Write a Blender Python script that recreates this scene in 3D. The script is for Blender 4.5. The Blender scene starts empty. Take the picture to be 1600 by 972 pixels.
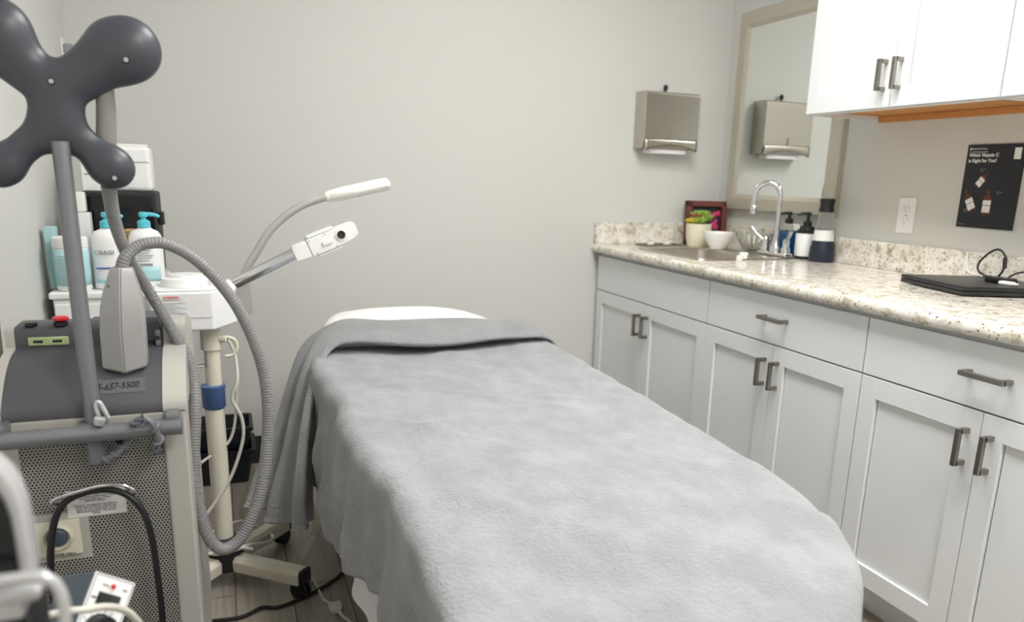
import bpy, bmesh, math, random
import numpy as np
from mathutils import Vector, Matrix, noise
PI = math.pi
SC = bpy.context.scene
COL = SC.collection
random.seed(4)

# ------------------------------------------------------------------ camera
cam_d = bpy.data.cameras.new('camera')
cam = bpy.data.objects.new('camera', cam_d)
COL.objects.link(cam)
YAW, PITCH, ROLL = 0.3838, -0.2500, 0.0309
fw = Vector((math.sin(YAW)*math.cos(PITCH), math.cos(YAW)*math.cos(PITCH), math.sin(PITCH)))
rt = Vector((math.cos(YAW), -math.sin(YAW), 0))
up = rt.cross(fw)
r2 = rt*math.cos(ROLL) + up*math.sin(ROLL)
u2 = -rt*math.sin(ROLL) + up*math.cos(ROLL)
m = Matrix((r2, u2, -fw)).transposed().to_4x4()
m.translation = Vector((-1.6089, -3.2914, 1.1994))
cam.matrix_world = m
cam_d.sensor_width = 36
cam_d.lens = 36*1210.35/1600
cam_d.shift_x = -39.05/1600
cam_d.shift_y = 102.0/1600
cam_d.clip_start = 0.02
cam_d.dof.use_dof = True
cam_d.dof.focus_distance = 1.85
cam_d.dof.aperture_fstop = 3.0
SC.camera = cam

# ------------------------------------------------------------------ world, lights, exposure
w = bpy.data.worlds.new('world'); SC.world = w; w.use_nodes = True
w.node_tree.nodes['Background'].inputs[0].default_value = (0.9, 0.95, 1, 1)
w.node_tree.nodes['Background'].inputs[1].default_value = 0.3
SC.view_settings.view_transform = 'Standard'
SC.view_settings.look = 'None'
SC.view_settings.exposure = 0.0
SC.view_settings.gamma = 1.0
SC.view_settings.use_curve_mapping = False
LIGHT_POWER = 20.8           # emission of the ceiling panels
CEIL = 2.62
PANELS = [(-0.55, -1.80), (-0.55, -3.60)]

# ------------------------------------------------------------------ materials
def srgb(r, g, b):
    f = lambda c: (c/255/12.92) if c/255 <= .04045 else ((c/255+.055)/1.055)**2.4
    return (f(r), f(g), f(b), 1)

class NT:
    """small helper for node graphs"""
    def __init__(s, name):
        s.m = bpy.data.materials.new(name); s.m.use_nodes = True
        s.t = s.m.node_tree; s.b = s.t.nodes['Principled BSDF']
    def n(s, typ, **kw):
        nd = s.t.nodes.new(typ)
        for k, v in kw.items():
            if k.startswith('i_'): nd.inputs[int(k[2:]) if k[2:].isdigit() else k[2:].replace('_', ' ')].default_value = v
            else: setattr(nd, k, v)
        return nd
    def l(s, a, b): s.t.links.new(a, b)
    def math(s, op, a, b=None, c=None):
        nd = s.n('ShaderNodeMath', operation=op)
        for i, v in enumerate((a, b, c)):
            if v is None: continue
            if isinstance(v, (int, float)): nd.inputs[i].default_value = v
            else: s.l(v, nd.inputs[i])
        return nd.outputs[0]
    def mix(s, fac, a, b):
        nd = s.n('ShaderNodeMix', data_type='RGBA')
        for i, v in ((0, fac), (6, a), (7, b)):
            if isinstance(v, (int, float, tuple)): nd.inputs[i].default_value = v
            else: s.l(v, nd.inputs[i])
        return nd.outputs[2]
    def coord(s, scale=(1, 1, 1), rot=(0, 0, 0)):
        tc = s.n('ShaderNodeTexCoord'); mp = s.n('ShaderNodeMapping')
        mp.inputs['Scale'].default_value = scale; mp.inputs['Rotation'].default_value = rot
        s.l(tc.outputs['Object'], mp.inputs[0]); return mp.outputs[0]
    def noise(s, co, scale, detail=3, rough=.5):
        nd = s.n('ShaderNodeTexNoise'); nd.inputs['Scale'].default_value = scale
        nd.inputs['Detail'].default_value = detail; nd.inputs['Roughness'].default_value = rough
        s.l(co, nd.inputs['Vector']); return nd.outputs[0]
    def ramp(s, fac, stops):
        nd = s.n('ShaderNodeValToRGB'); el = nd.color_ramp.elements
        while len(el) < len(stops): el.new(.5)
        for e, (p, c) in zip(el, stops): e.position = p; e.color = c
        s.l(fac, nd.inputs[0]); return nd.outputs[0]
    def bump(s, h, strength=.2, dist=.002):
        nd = s.n('ShaderNodeBump'); nd.inputs['Strength'].default_value = strength
        nd.inputs['Distance'].default_value = dist; s.l(h, nd.inputs['Height'])
        s.l(nd.outputs[0], s.b.inputs['Normal']); return nd

def mat(name, col, rough=.5, metal=0, var=.02, vscale=6, bump=0, bscale=200, coat=0, **kw):
    t = NT(name); t.b.inputs['Roughness'].default_value = rough; t.b.inputs['Metallic'].default_value = metal
    co = t.coord()
    nz = t.noise(co, vscale, 4)
    a = tuple(max(0, c*(1-var)) for c in col[:3])+(1,); b = tuple(min(1, c*(1+var)) for c in col[:3])+(1,)
    t.l(t.mix(nz, a, b), t.b.inputs['Base Color'])
    if bump: t.bump(t.noise(co, bscale, 2), bump, .001)
    if coat: t.b.inputs['Coat Weight'].default_value = coat
    for k, v in kw.items(): t.b.inputs[k.replace('_', ' ')].default_value = v
    return t.m

def scuffed(name, col, rough=.5, **kw):
    m_ = mat(name, col, rough, **kw); nt = m_.node_tree; b = nt.nodes['Principled BSDF']
    t = NT.__new__(NT); t.m = m_; t.t = nt; t.b = b
    src = b.inputs['Base Color'].links[0].from_socket
    msk = t.ramp(t.noise(t.coord((1, 1, 1.6)), 42, 5, .75), [(.70, (0, 0, 0, 1)), (.76, (.7, .7, .7, 1))])
    t.l(t.mix(msk, src, srgb(150, 150, 152)), b.inputs['Base Color'])
    return m_
M = {}
M['wall'] = mat('wall_paint', srgb(210, 210, 205), .75, var=.012, vscale=2, bump=.12, bscale=140)
M['ceil'] = mat('ceiling_paint', srgb(235, 235, 232), .9)
M['cab'] = mat('white_cabinet_paint', srgb(229, 231, 233), .38, var=.008, bump=.03, bscale=60)
M['gapdark'] = mat('cabinet_shadow_line', srgb(150, 150, 148), .7)
M['nickel'] = mat('brushed_nickel', srgb(150, 146, 138), .33, 1, var=.05, vscale=80)
M['steel'] = mat('stainless_steel', srgb(196, 190, 180), .3, 1, var=.04, vscale=30)
M['chrome'] = mat('chrome', srgb(225, 225, 228), .08, 1, var=.01)
M['frame'] = mat('taupe_mirror_frame', srgb(190, 184, 170), .45, .35, var=.03)
M['mirror'] = mat('mirror_glass', (0.86, .88, .87, 1), .02, 1, var=0)
M['wood'] = mat('raw_plywood', srgb(200, 138, 74), .6, var=.15, vscale=25)
M['white'] = mat('white_plastic', srgb(238, 238, 238), .35, var=.006)
M['whitegloss'] = mat('white_ceramic', srgb(240, 238, 232), .15, var=.006)
M['cream'] = mat('cream_plastic', srgb(222, 217, 200), .4, var=.02)
M['creamcer'] = mat('cream_ceramic', srgb(232, 224, 200), .3, var=.02)
M['grey'] = mat('warm_grey_plastic', srgb(182, 179, 173), .42, var=.015, bump=.05, bscale=500)
M['handp'] = mat('light_grey_plastic', srgb(160, 159, 158), .4, var=.015)
M['dgrey'] = mat('charcoal_plastic', srgb(66, 68, 76), .36, var=.06, vscale=9, bump=.08, bscale=600)
M['hood'] = scuffed('dark_grey_hood', srgb(78, 78, 83), .45, var=.07, vscale=14, bump=.1, bscale=700)
M['tube'] = mat('grey_metal_tube', srgb(128, 130, 136), .35, .55, var=.03)
M['tubed'] = mat('grey_clamp_plastic', srgb(112, 115, 122), .4, .2, var=.03)
M['black'] = mat('black_plastic', srgb(24, 25, 28), .35, var=.1)
M['blackg'] = mat('glossy_black', srgb(10, 12, 16), .2, var=.1)
M['blackr'] = mat('black_rubber', srgb(30, 30, 32), .6, var=.1)
M['binm'] = mat('black_bin_plastic', srgb(22, 24, 32), .4, var=.1)
M['navy'] = mat('dark_navy', srgb(22, 30, 48), .4, var=.1)
M['blue'] = mat('slate_blue_plastic', srgb(74, 100, 146), .4, var=.05)
M['red'] = mat('red_plastic', srgb(205, 40, 48), .35)
M['redt'] = mat('red_print', srgb(226, 128, 116), .6)
M['pink'] = mat('magenta_print', srgb(205, 50, 105), .6)
M['ink'] = mat('dark_ink', srgb(62, 62, 66), .7)
M['inkl'] = mat('grey_ink', srgb(150, 152, 156), .7)
M['inkw'] = mat('white_ink', srgb(235, 235, 235), .7)
M['teal'] = mat('turquoise_pump_plastic', srgb(92, 196, 212), .3)
M['teallab'] = mat('pale_teal_label', srgb(176, 216, 222), .5, var=.04, vscale=30)
M['tealbox'] = mat('pale_teal_card', srgb(168, 208, 208), .5, var=.02)
M['bluebar'] = mat('blue_print', srgb(60, 80, 170), .5)
M['base'] = mat('black_vinyl_base', srgb(34, 36, 42), .5)
M['cotton'] = mat('white_cotton', srgb(246, 246, 246), .9, var=.01, bump=.25, bscale=900)
M['vinyl'] = mat('cream_vinyl', srgb(225, 222, 214), .5)
M['frost'] = mat('frosted_white', srgb(225, 226, 224), .4, var=.03)
M['paper'] = mat('white_label', srgb(226, 226, 226), .6)
M['lime'] = mat('pale_green_panel', srgb(186, 202, 150), .5)
M['sbox'] = mat('blue_grey_metal', srgb(78, 90, 102), .45, .2, var=.05)
M['cordw'] = mat('ivory_cord', srgb(214, 210, 200), .45)
M['silver'] = mat('silver_paint', srgb(196, 196, 198), .3, .35, var=.02)
M['leaf'] = mat('succulent_green', srgb(140, 165, 70), .5, var=.35, vscale=40)
M['leafy'] = mat('yellow_succulent', srgb(205, 185, 50), .5, var=.3, vscale=40)
M['leafr'] = mat('reddish_succulent', srgb(170, 80, 70), .5, var=.3, vscale=40)
M['crate'] = mat('reddish_brown_wood', srgb(104, 50, 42), .6, var=.25, vscale=30)
M['tan'] = mat('tan_straw', srgb(190, 155, 105), .8, var=.2, vscale=60)
M['amber'] = mat('amber_print', srgb(104, 44, 34), .5, var=.15)
M['posterm'] = mat('poster_navy_black', srgb(15, 17, 26), .42, var=.15, vscale=12)
M['lens'] = mat('dark_lens', srgb(40, 42, 46), .15)
M['bluel'] = mat('blue_mouthwash', srgb(20, 92, 140), .12)
M['bluel'].node_tree.nodes['Principled BSDF'].inputs['Transmission Weight'].default_value = .35
def glass(name, col=(1, 1, 1, 1), rough=.03, ior=1.45):
    t = NT(name); t.b.inputs['Base Color'].default_value = col
    t.b.inputs['Transmission Weight'].default_value = 1; t.b.inputs['Roughness'].default_value = rough
    t.b.inputs['IOR'].default_value = ior
    return t.m
M['glass'] = glass('clear_glass', (.95, .97, .96, 1))
M['frostc'] = glass('frosted_clear_plastic', (.95, .95, .95, 1), .5, 1.3)
M['clearp'] = glass('clear_plastic', (.9, .92, .92, 1), .12, 1.3)

def granite():
    t = NT('speckled_granite'); co = t.coord()
    a = t.noise(co, 24, 7, .68)
    base = t.ramp(a, [(.30, srgb(150, 138, 122)), (.39, srgb(200, 190, 172)), (.47, srgb(228, 223, 210)), (.62, srgb(243, 241, 235))])
    v = t.n('ShaderNodeTexVoronoi'); v.inputs['Scale'].default_value = 90; t.l(co, v.inputs['Vector'])
    n2 = t.noise(co, 95, 4, .7)
    dk = t.ramp(n2, [(.36, (1, 1, 1, 1)), (.41, (0, 0, 0, 1))])
    c2 = t.mix(dk, base, srgb(84, 76, 70))
    n3 = t.noise(co, 70, 4, .7)
    wm = t.ramp(n3, [(.60, (0, 0, 0, 1)), (.66, (1, 1, 1, 1))])
    c3 = t.mix(wm, c2, srgb(176, 158, 130))
    t.l(c3, t.b.inputs['Base Color'])
    t.b.inputs['Roughness'].default_value = .16
    return t.m
M['granite'] = granite()

def floor_mat():
    t = NT('grey_oak_vinyl_plank'); co = t.coord()
    br = t.n('ShaderNodeTexBrick'); br.offset = .37
    mp = t.n('ShaderNodeMapping'); mp.inputs['Rotation'].default_value = (0, 0, PI/2)
    t.l(co, mp.inputs[0]); t.l(mp.outputs[0], br.inputs['Vector'])
    for k, v in (('Scale', 1), ('Mortar Size', .0022), ('Brick Width', 1.2), ('Row Height', .155), ('Bias', 0)): br.inputs[k].default_value = v
    br.inputs['Color1'].default_value = srgb(176, 168, 156); br.inputs['Color2'].default_value = srgb(150, 142, 130)
    br.inputs['Mortar'].default_value = srgb(104, 98, 90)
    mp2 = t.n('ShaderNodeMapping'); mp2.inputs['Scale'].default_value = (26, 1.6, 1); t.l(co, mp2.inputs[0])
    g = t.noise(mp2.outputs[0], 2.2, 6, .65)
    gr = t.ramp(g, [(.3, (.55, .53, .5, 1)), (.55, (1, 1, 1, 1))])
    mx = t.n('ShaderNodeMix', data_type='RGBA', blend_type='MULTIPLY'); mx.inputs[0].default_value = .75
    t.l(br.outputs[0], mx.inputs[6]); t.l(gr, mx.inputs[7]); t.l(mx.outputs[2], t.b.inputs['Base Color'])
    t.b.inputs['Roughness'].default_value = .42
    t.bump(g, .15, .001)
    return t.m
M['floor'] = floor_mat()

def fleece(name, col, light, patch=.5):
    t = NT(name); co = t.coord()
    a = t.noise(t.coord((1.2, .8, 1), (0, 0, .5)), 9, 6, .66)
    msk = t.ramp(a, [(.42, (0, 0, 0, 1)), (.66, (1, 1, 1, 1))])
    t.l(t.mix(t.math('MULTIPLY', msk, patch), col, light), t.b.inputs['Base Color'])
    f = t.noise(co, 290, 3, .6); f2 = t.noise(co, 135, 3, .6)
    t.bump(t.math('ADD', f, t.math('MULTIPLY', f2, 1.6)), .9, .005)
    t.b.inputs['Roughness'].default_value = .95
    t.b.inputs['Sheen Weight'].default_value = .35; t.b.inputs['Sheen Roughness'].default_value = .5
    return t.m
M['fleece'] = fleece('silver_grey_fleece', srgb(155, 157, 161), srgb(182, 184, 188), .7)
M['fleeced'] = fleece('grey_fleece', srgb(150, 151, 154), srgb(168, 169, 172), .6)

def perforated():
    t = NT('perforated_grey_steel'); tc = t.n('ShaderNodeTexCoord'); sp = t.n('ShaderNodeSeparateXYZ')
    t.l(tc.outputs['Object'], sp.inputs[0])
    s = .0062; hx, hz = s, s*1.732
    def lattice(ox, oz):
        x = t.math('SUBTRACT', t.math('FRACT', t.math('ADD', t.math('DIVIDE', sp.outputs[0], hx), ox)), .5)
        z = t.math('SUBTRACT', t.math('FRACT', t.math('ADD', t.math('DIVIDE', sp.outputs[2], hz), oz)), .5)
        x = t.math('MULTIPLY', x, hx); z = t.math('MULTIPLY', z, hz)
        return t.math('SQRT', t.math('ADD', t.math('MULTIPLY', x, x), t.math('MULTIPLY', z, z)))
    d = t.math('MINIMUM', lattice(0, 0), lattice(.5, .5))
    hole = t.math('LESS_THAN', d, .0021)
    t.l(t.mix(hole, srgb(160, 157, 151), srgb(14, 14, 16)), t.b.inputs['Base Color'])
    t.b.inputs['Roughness'].default_value = .5
    return t.m
M['perf'] = perforated()

def ribbed(name, col, pitch_scale):
    t = NT(name)
    at = t.n('ShaderNodeAttribute'); at.attribute_name = 'along'
    s = t.math('SINE', t.math('MULTIPLY', at.outputs['Fac'], 2*PI/pitch_scale))
    c = t.mix(t.math('MULTIPLY', t.math('ADD', s, 1), .5), tuple(v*.90 for v in col[:3])+(1,), col)
    t.l(c, t.b.inputs['Base Color']); t.b.inputs['Roughness'].default_value = .4
    t.bump(s, .3, .0010)
    return t.m
M['hose'] = ribbed('ribbed_grey_hose', srgb(140, 139, 139), .0060)
M['sleeve'] = mat('taupe_sleeve', srgb(134, 130, 128), .42, var=.03)
M['tape'] = mat('clear_tape', srgb(98, 98, 103), .25)
M['olive'] = mat('olive_grey_sheath', srgb(112, 108, 88), .5)
M['neck'] = ribbed('ribbed_gooseneck', srgb(176, 176, 174), .0040)

em = NT('panel_light'); em.b.inputs['Emission Color'].default_value = (1, .985, .96, 1)
em.b.inputs['Emission Strength'].default_value = LIGHT_POWER
M['emit'] = em.m

# ------------------------------------------------------------------ mesh builders
class MB:
    def __init__(s): s.v = []; s.f = []; s.along = None; s.wn = False
    def add(s, vs, fs, al=None):
        o = len(s.v); s.v += [tuple(v) for v in vs]; s.f += [tuple(i+o for i in f) for f in fs]
        if al is not None:
            if s.along is None: s.along = [0]*o
            s.along += list(al)
        elif s.along is not None: s.along += [0]*len(vs)
        return s
    def bm(s, bm, mtx=None):
        if mtx is not None: bm.transform(mtx)
        bm.verts.index_update()
        s.add([v.co[:] for v in bm.verts], [[v.index for v in f.verts] for f in bm.faces]); bm.free(); return s
    def box(s, lo, hi, bev=0, seg=2, mtx=None):
        b = bmesh.new(); bmesh.ops.create_cube(b, size=1)
        lo, hi = [min(a, c) for a, c in zip(lo, hi)], [max(a, c) for a, c in zip(lo, hi)]
        for v in b.verts: v.co = Vector([(l+h)/2 + c*(h-l) for l, h, c in zip(lo, hi, v.co)])
        if bev: bmesh.ops.bevel(b, geom=b.edges[:], offset=bev, segments=seg, profile=.5, affect='EDGES'); s.wn = True
        return s.bm(b, mtx)
    def prism(s, poly, axis, a, b_, bev=0, seg=2, mtx=None):
        """extrude a 2-D polygon along an axis; poly in the two other axes in order"""
        b = bmesh.new(); n = len(poly)
        def P(p, h): 
            q = list(p); q.insert(axis, h); return q
        v0 = [b.verts.new(P(p, a)) for p in poly]; v1 = [b.verts.new(P(p, b_)) for p in poly]
        b.faces.new(v0); b.faces.new(v1[::-1])
        for i in range(n): b.faces.new((v0[i], v0[(i+1) % n], v1[(i+1) % n], v1[i]))
        bmesh.ops.recalc_face_normals(b, faces=b.faces)
        if bev: bmesh.ops.bevel(b, geom=b.edges[:], offset=bev, segments=seg, profile=.5, affect='EDGES'); s.wn = True
        return s.bm(b, mtx)
    def tube(s, pts, r, seg=16, smooth=0, cap=True, flat=None):
        pts = [Vector(p) for p in pts]; n0 = len(pts)
        rs = [r]*n0 if isinstance(r, (int, float)) else list(r)
        if smooth:
            q, qr = [], []
            for i in range(n0-1):
                p0, p1, p2, p3 = pts[max(i-1, 0)], pts[i], pts[i+1], pts[min(i+2, n0-1)]
                for k in range(smooth):
                    t = k/smooth
                    q.append(.5*((2*p1)+(-p0+p2)*t+(2*p0-5*p1+4*p2-p3)*t*t+(-p0+3*p1-3*p2+p3)*t**3)); qr.append(rs[i]*(1-t)+rs[i+1]*t)
            q.append(pts[-1]); qr.append(rs[-1]); pts, rs = q, qr
        vs, al = [], []; L = 0; nrm = None
        for i, p in enumerate(pts):
            t = (pts[min(i+1, len(pts)-1)]-pts[max(i-1, 0)]).normalized()
            if i: L += (p-pts[i-1]).length
            if nrm is None:
                nrm = t.orthogonal().normalized()
            else: nrm = (nrm - t*nrm.dot(t)).normalized()
            bn = t.cross(nrm)
            for k in range(seg):
                a = 2*PI*k/seg; vs.append(p+(nrm*math.cos(a)+bn*math.sin(a))*rs[i]); al.append(L)
        fs = []
        for i in range(len(pts)-1):
            for k in range(seg): fs.append((i*seg+k, i*seg+(k+1) % seg, (i+1)*seg+(k+1) % seg, (i+1)*seg+k))
        if cap: fs.append(tuple(range(seg))[::-1]); fs.append(tuple((len(pts)-1)*seg+k for k in range(seg)))
        return s.add(vs, fs, al)
    def cyl(s, p0, p1, r0, r1=None, seg=32): return s.tube([p0, p1], [r0, r0 if r1 is None else r1], seg)
    def lathe(s, c, prof, seg=32, axis=(0, 0, 1), sx=1, sy=1, flute=None):
        """prof: list of (radius, height) along the axis"""
        q = Vector((0, 0, 1)).rotation_difference(Vector(axis).normalized()); c = Vector(c)
        vs, fs = [], []
        for r, h in prof:
            for k in range(seg):
                a = 2*PI*k/seg; rr = max(r, 1e-5)
                if flute: rr *= 1+flute[0]*math.cos(flute[1]*a)
                vs.append(c+q @ Vector((rr*math.cos(a)*sx, rr*math.sin(a)*sy, h)))
        n = len(prof)
        for i in range(n-1):
            for k in range(seg): fs.append((i*seg+k, i*seg+(k+1) % seg, (i+1)*seg+(k+1) % seg, (i+1)*seg+k))
        if prof[0][0] > 1e-4 or True: fs.append(tuple(range(seg))[::-1])
        fs.append(tuple((n-1)*seg+k for k in range(seg)))
        return s.add(vs, fs)
    def ball(s, c, r, seg=20, sc=(1, 1, 1)):
        b = bmesh.new(); bmesh.ops.create_uvsphere(b, u_segments=seg, v_segments=seg//2, radius=r)
        return s.bm(b, Matrix.Translation(c) @ Matrix.Diagonal((*sc, 1)))
    def grid(s, fn, nu, nv, closed_u=False):
        vs = [fn(i/(nu-1), j/(nv-1)) for j in range(nv) for i in range(nu)]
        fs = [(j*nu+i, j*nu+i+1, (j+1)*nu+i+1, (j+1)*nu+i) for j in range(nv-1) for i in range(nu-1)]
        return s.add(vs, fs)
    def text(s, body, size, mtx, depth=.0002, align='LEFT', bold=0, shear=0):
        cu = bpy.data.curves.new('t', 'FONT'); cu.body = body; cu.size = size; cu.extrude = depth
        cu.align_x = align; cu.resolution_u = 3; cu.offset = bold; cu.shear = shear
        ob = bpy.data.objects.new('t', cu); COL.objects.link(ob)
        dg = bpy.context.evaluated_depsgraph_get(); me = bpy.data.meshes.new_from_object(ob.evaluated_get(dg))
        b = bmesh.new(); b.from_mesh(me); s.bm(b, mtx)
        bpy.data.objects.remove(ob); bpy.data.curves.remove(cu); bpy.data.meshes.remove(me); return s
    def build(s, name, material, parent=None, angle=40, label=None, kind=None, solid=0, subsurf=0):
        me = bpy.data.meshes.new(name)
        off = Vector((0, 0, 0))
        if parent is not None:
            p = parent
            while p is not None: off = off+p.location; p = p.parent
        else:
            xs = np.array(s.v); lo, hi = xs.min(0), xs.max(0)
            off = Vector(((lo[0]+hi[0])/2, (lo[1]+hi[1])/2, lo[2]))
        me.from_pydata([tuple(Vector(v)-off) for v in s.v], [], s.f)
        b = bmesh.new(); b.from_mesh(me)
        bmesh.ops.recalc_face_normals(b, faces=b.faces); b.to_mesh(me); b.free()
        if s.along is not None:
            at = me.attributes.new('along', 'FLOAT', 'POINT'); at.data.foreach_set('value', s.along)
        me.materials.append(material if not isinstance(material, str) else M[material])
        me.polygons.foreach_set('use_smooth', [True]*len(me.polygons))
        me.set_sharp_from_angle(angle=math.radians(angle))
        o = bpy.data.objects.new(name, me); COL.objects.link(o)
        if parent is not None: o.parent = parent
        else: o.location = off
        if s.wn and not solid:
            md = o.modifiers.new('normals', 'WEIGHTED_NORMAL'); md.keep_sharp = True; md.weight = 90
        if solid:
            md = o.modifiers.new('thick', 'SOLIDIFY'); md.thickness = solid; md.offset = -1
        if subsurf:
            md = o.modifiers.new('sub', 'SUBSURF'); md.levels = subsurf; md.render_levels = subsurf
        if label: o['label'] = label
        if kind: o['kind'] = kind
        return o

def empty(name, loc, label=None, cat=None, group=None):
    o = bpy.data.objects.new(name, None); COL.objects.link(o); o.location = loc; o.empty_display_size = .05
    if label: tag(o, label, cat, group)
    return o
def tag(o, label, cat, group=None):
    o['label'] = label; o['category'] = cat
    if group: o['group'] = group
    return o
def copy_tree(o, parent=None):
    c = o.copy(); COL.objects.link(c); c.parent = parent
    for ch in list(o.children): copy_tree(ch, c)
    return c
def frame_mtx(origin, xaxis, yaxis):
    x = Vector(xaxis).normalized(); y = Vector(yaxis).normalized(); z = x.cross(y)
    mm = Matrix((x, y, z)).transposed().to_4x4(); mm.translation = Vector(origin); return mm

# implicit surfaces (surface nets) for the rounded mouldings
def nets(sdf, lo, hi, h):
    xs = [np.arange(l-2*h, u+2*h, h) for l, u in zip(lo, hi)]
    X, Y, Z = np.meshgrid(*xs, indexing='ij'); D = sdf(X, Y, Z); S = D < 0
    nx, ny, nz = D.shape
    idx = -np.ones((nx-1, ny-1, nz-1), int)
    c = [S[i:nx-1+i, j:ny-1+j, k:nz-1+k] for i in (0, 1) for j in (0, 1) for k in (0, 1)]
    cnt = sum(a.astype(int) for a in c); act = (cnt > 0) & (cnt < 8); cells = np.argwhere(act)
    idx[act] = np.arange(len(cells))
    P = np.zeros((len(cells), 3)); W = np.zeros(len(cells))
    cor = [(i, j, k) for i in (0, 1) for j in (0, 1) for k in (0, 1)]
    ci, cj, ck = cells.T
    for a in cor:
        for ax in range(3):
            if a[ax]: continue
            b = list(a); b[ax] = 1
            da = D[ci+a[0], cj+a[1], ck+a[2]]; db = D[ci+b[0], cj+b[1], ck+b[2]]
            mk = (da < 0) != (db < 0); t = np.where(mk, da/np.where(da == db, 1, da-db), 0)
            p = np.array(a, float)[None].repeat(len(cells), 0); p[:, ax] += t
            P += p*mk[:, None]; W += mk
    P = P/W[:, None]+cells
    V = np.stack([xs[k][0]+P[:, k]*h for k in range(3)], 1)
    F = []
    for ax in range(3):
        o = [k for k in range(3) if k != ax]
        sl0 = [slice(None)]*3; sl1 = [slice(None)]*3; sl0[ax] = slice(0, -1); sl1[ax] = slice(1, None)
        ch = S[tuple(sl0)] != S[tuple(sl1)]
        for e in np.argwhere(ch):
            q = []
            for d in ((0, 0), (-1, 0), (-1, -1), (0, -1)):
                g = e.copy(); g[o[0]] += d[0]; g[o[1]] += d[1]; q.append(idx[tuple(g)])
            F.append(tuple(int(k) for k in q))
    return V.tolist(), F
def smin(a, b, k):
    hh = np.clip(.5+.5*(b-a)/k, 0, 1); return b*(1-hh)+a*hh-k*hh*(1-hh)
def cap(X, Y, Z, a, b, ra, rb, ys=1.0):
    a = np.array(a); b = np.array(b); d = b-a; L2 = d@d
    t = np.clip(((X-a[0])*d[0]+(Y-a[1])*d[1]+(Z-a[2])*d[2])/L2, 0, 1)
    return np.sqrt((X-a[0]-t*d[0])**2+((Y-a[1]-t*d[1])/ys)**2+(Z-a[2]-t*d[2])**2)-(ra+(rb-ra)*t)

# ================================================================== THE ROOM
XL, XR, YB, YF = -2.08, 0.647, 0.0, -4.6
def struct(name, mb, m): return mb.build(name, m, kind='structure')
struct('floor', MB().box((XL-.1, YF-.1, -.06), (XR+.1, .1, 0)), 'floor')
struct('ceiling', MB().box((XL-.1, YF-.1, CEIL), (XR+.1, .1, CEIL+.06)), 'ceil')
struct('wall_back', MB().box((XL-.1, 0, 0), (XR+.1, .1, CEIL)), 'wall')
struct('wall_left', MB().box((XL-.1, YF, 0), (XL, 0, CEIL)), 'wall')
struct('wall_right', MB().box((XR, YF, 0), (XR+.1, 0, CEIL)), 'wall')
struct('wall_front', MB().box((XL-.1, YF-.1, 0), (XR+.1, YF, CEIL)), 'wall')
struct('baseboard_back', MB().prism([(0, 0), (-.010, 0), (-.006, .012), (-.003, .112), (-.001, .118), (0, .118)], 0, XL, .02), 'base')
struct('baseboard_left', MB().prism([(XL, 0), (XL+.010, 0), (XL+.006, .012), (XL+.003, .112), (XL+.001, .118), (XL, .118)], 1, YF, -.012), 'base')

first = None
for k, (x, y) in enumerate(PANELS):
    o = empty('ceiling_light', (x, y, CEIL-.03))
    tag(o, ['recessed ceiling light panel above the treatment bed', 'recessed ceiling light panel nearer the camera, behind the first'][k], 'ceiling light', 'ceiling light panels')
    f = MB(); a, b_ = .31, .61
    for lo, hi in (((-a, -b_), (a, -b_+.02)), ((-a, b_-.02), (a, b_)), ((-a, -b_), (-a+.02, b_)), ((a-.02, -b_), (a, b_))):
        f.box((x+lo[0], y+lo[1], CEIL-.03), (x+hi[0], y+hi[1], CEIL), .003)
    f.build('frame', 'white', o)
    MB().box((x-a+.02, y-b_+.02, CEIL-.018), (x+a-.02, y+b_-.02, CEIL-.008)).build('diffuser', 'emit', o)

# ================================================================== BASE CABINETS (doors face -x at x=0)
ZT, ZG, ZB = .868, .706, .114
def shaker(mb, x, y0, y1, z0, z1, rail=.057, th=.02, rec=.009):
    """a framed door slab: outer face at x, recessed panel; y0>y1"""
    mb.box((x, y0, z0), (x+th, y0-rail, z1), .0014); mb.box((x, y1+rail, z0), (x+th, y1, z1), .0014)
    mb.box((x, y0-rail+.0005, z1-rail), (x+th, y1+rail-.0005, z1), .0010)
    mb.box((x, y0-rail+.0005, z0), (x+th, y1+rail-.0005, z0+rail), .0010)
    mb.box((x+rec, y0-rail-.004, z0+rail-.004), (x+th-.002, y1+rail+.004, z1-rail+.004))
    # small bevelled lip inside the frame
    return mb
def pull(mb, x, y, z, vertical=True, L=.092):
    r = .006; h = .030
    if vertical:
        mb.box((x-h-r, y-r, z-L/2), (x-h+r, y+r, z+L/2), .001)
        for s in (-1, 1): mb.box((x-h, y-r, z+s*(L/2-r)-r), (x+.002, y+r, z+s*(L/2-r)+r), .001)
    else:
        mb.box((x-h-r, y-L/2-.012, z-r), (x-h+r, y+L/2+.012, z+r), .001)
        for s in (-1, 1): mb.box((x-h, y+s*(L/2+.012-r)-r, z-r), (x+.002, y+s*(L/2+.012-r)+r, z+r), .001)
    return mb
g = .0022
units = [(.023, .916, 'white base cabinet in the far corner under the sink with a plain false drawer front', False),
         (.939, .760, 'white base cabinet between the sink cabinet and the nearest cabinet', True),
         (1.699, .760, 'white base cabinet nearest the camera, beneath the black laptop', True)]
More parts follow.
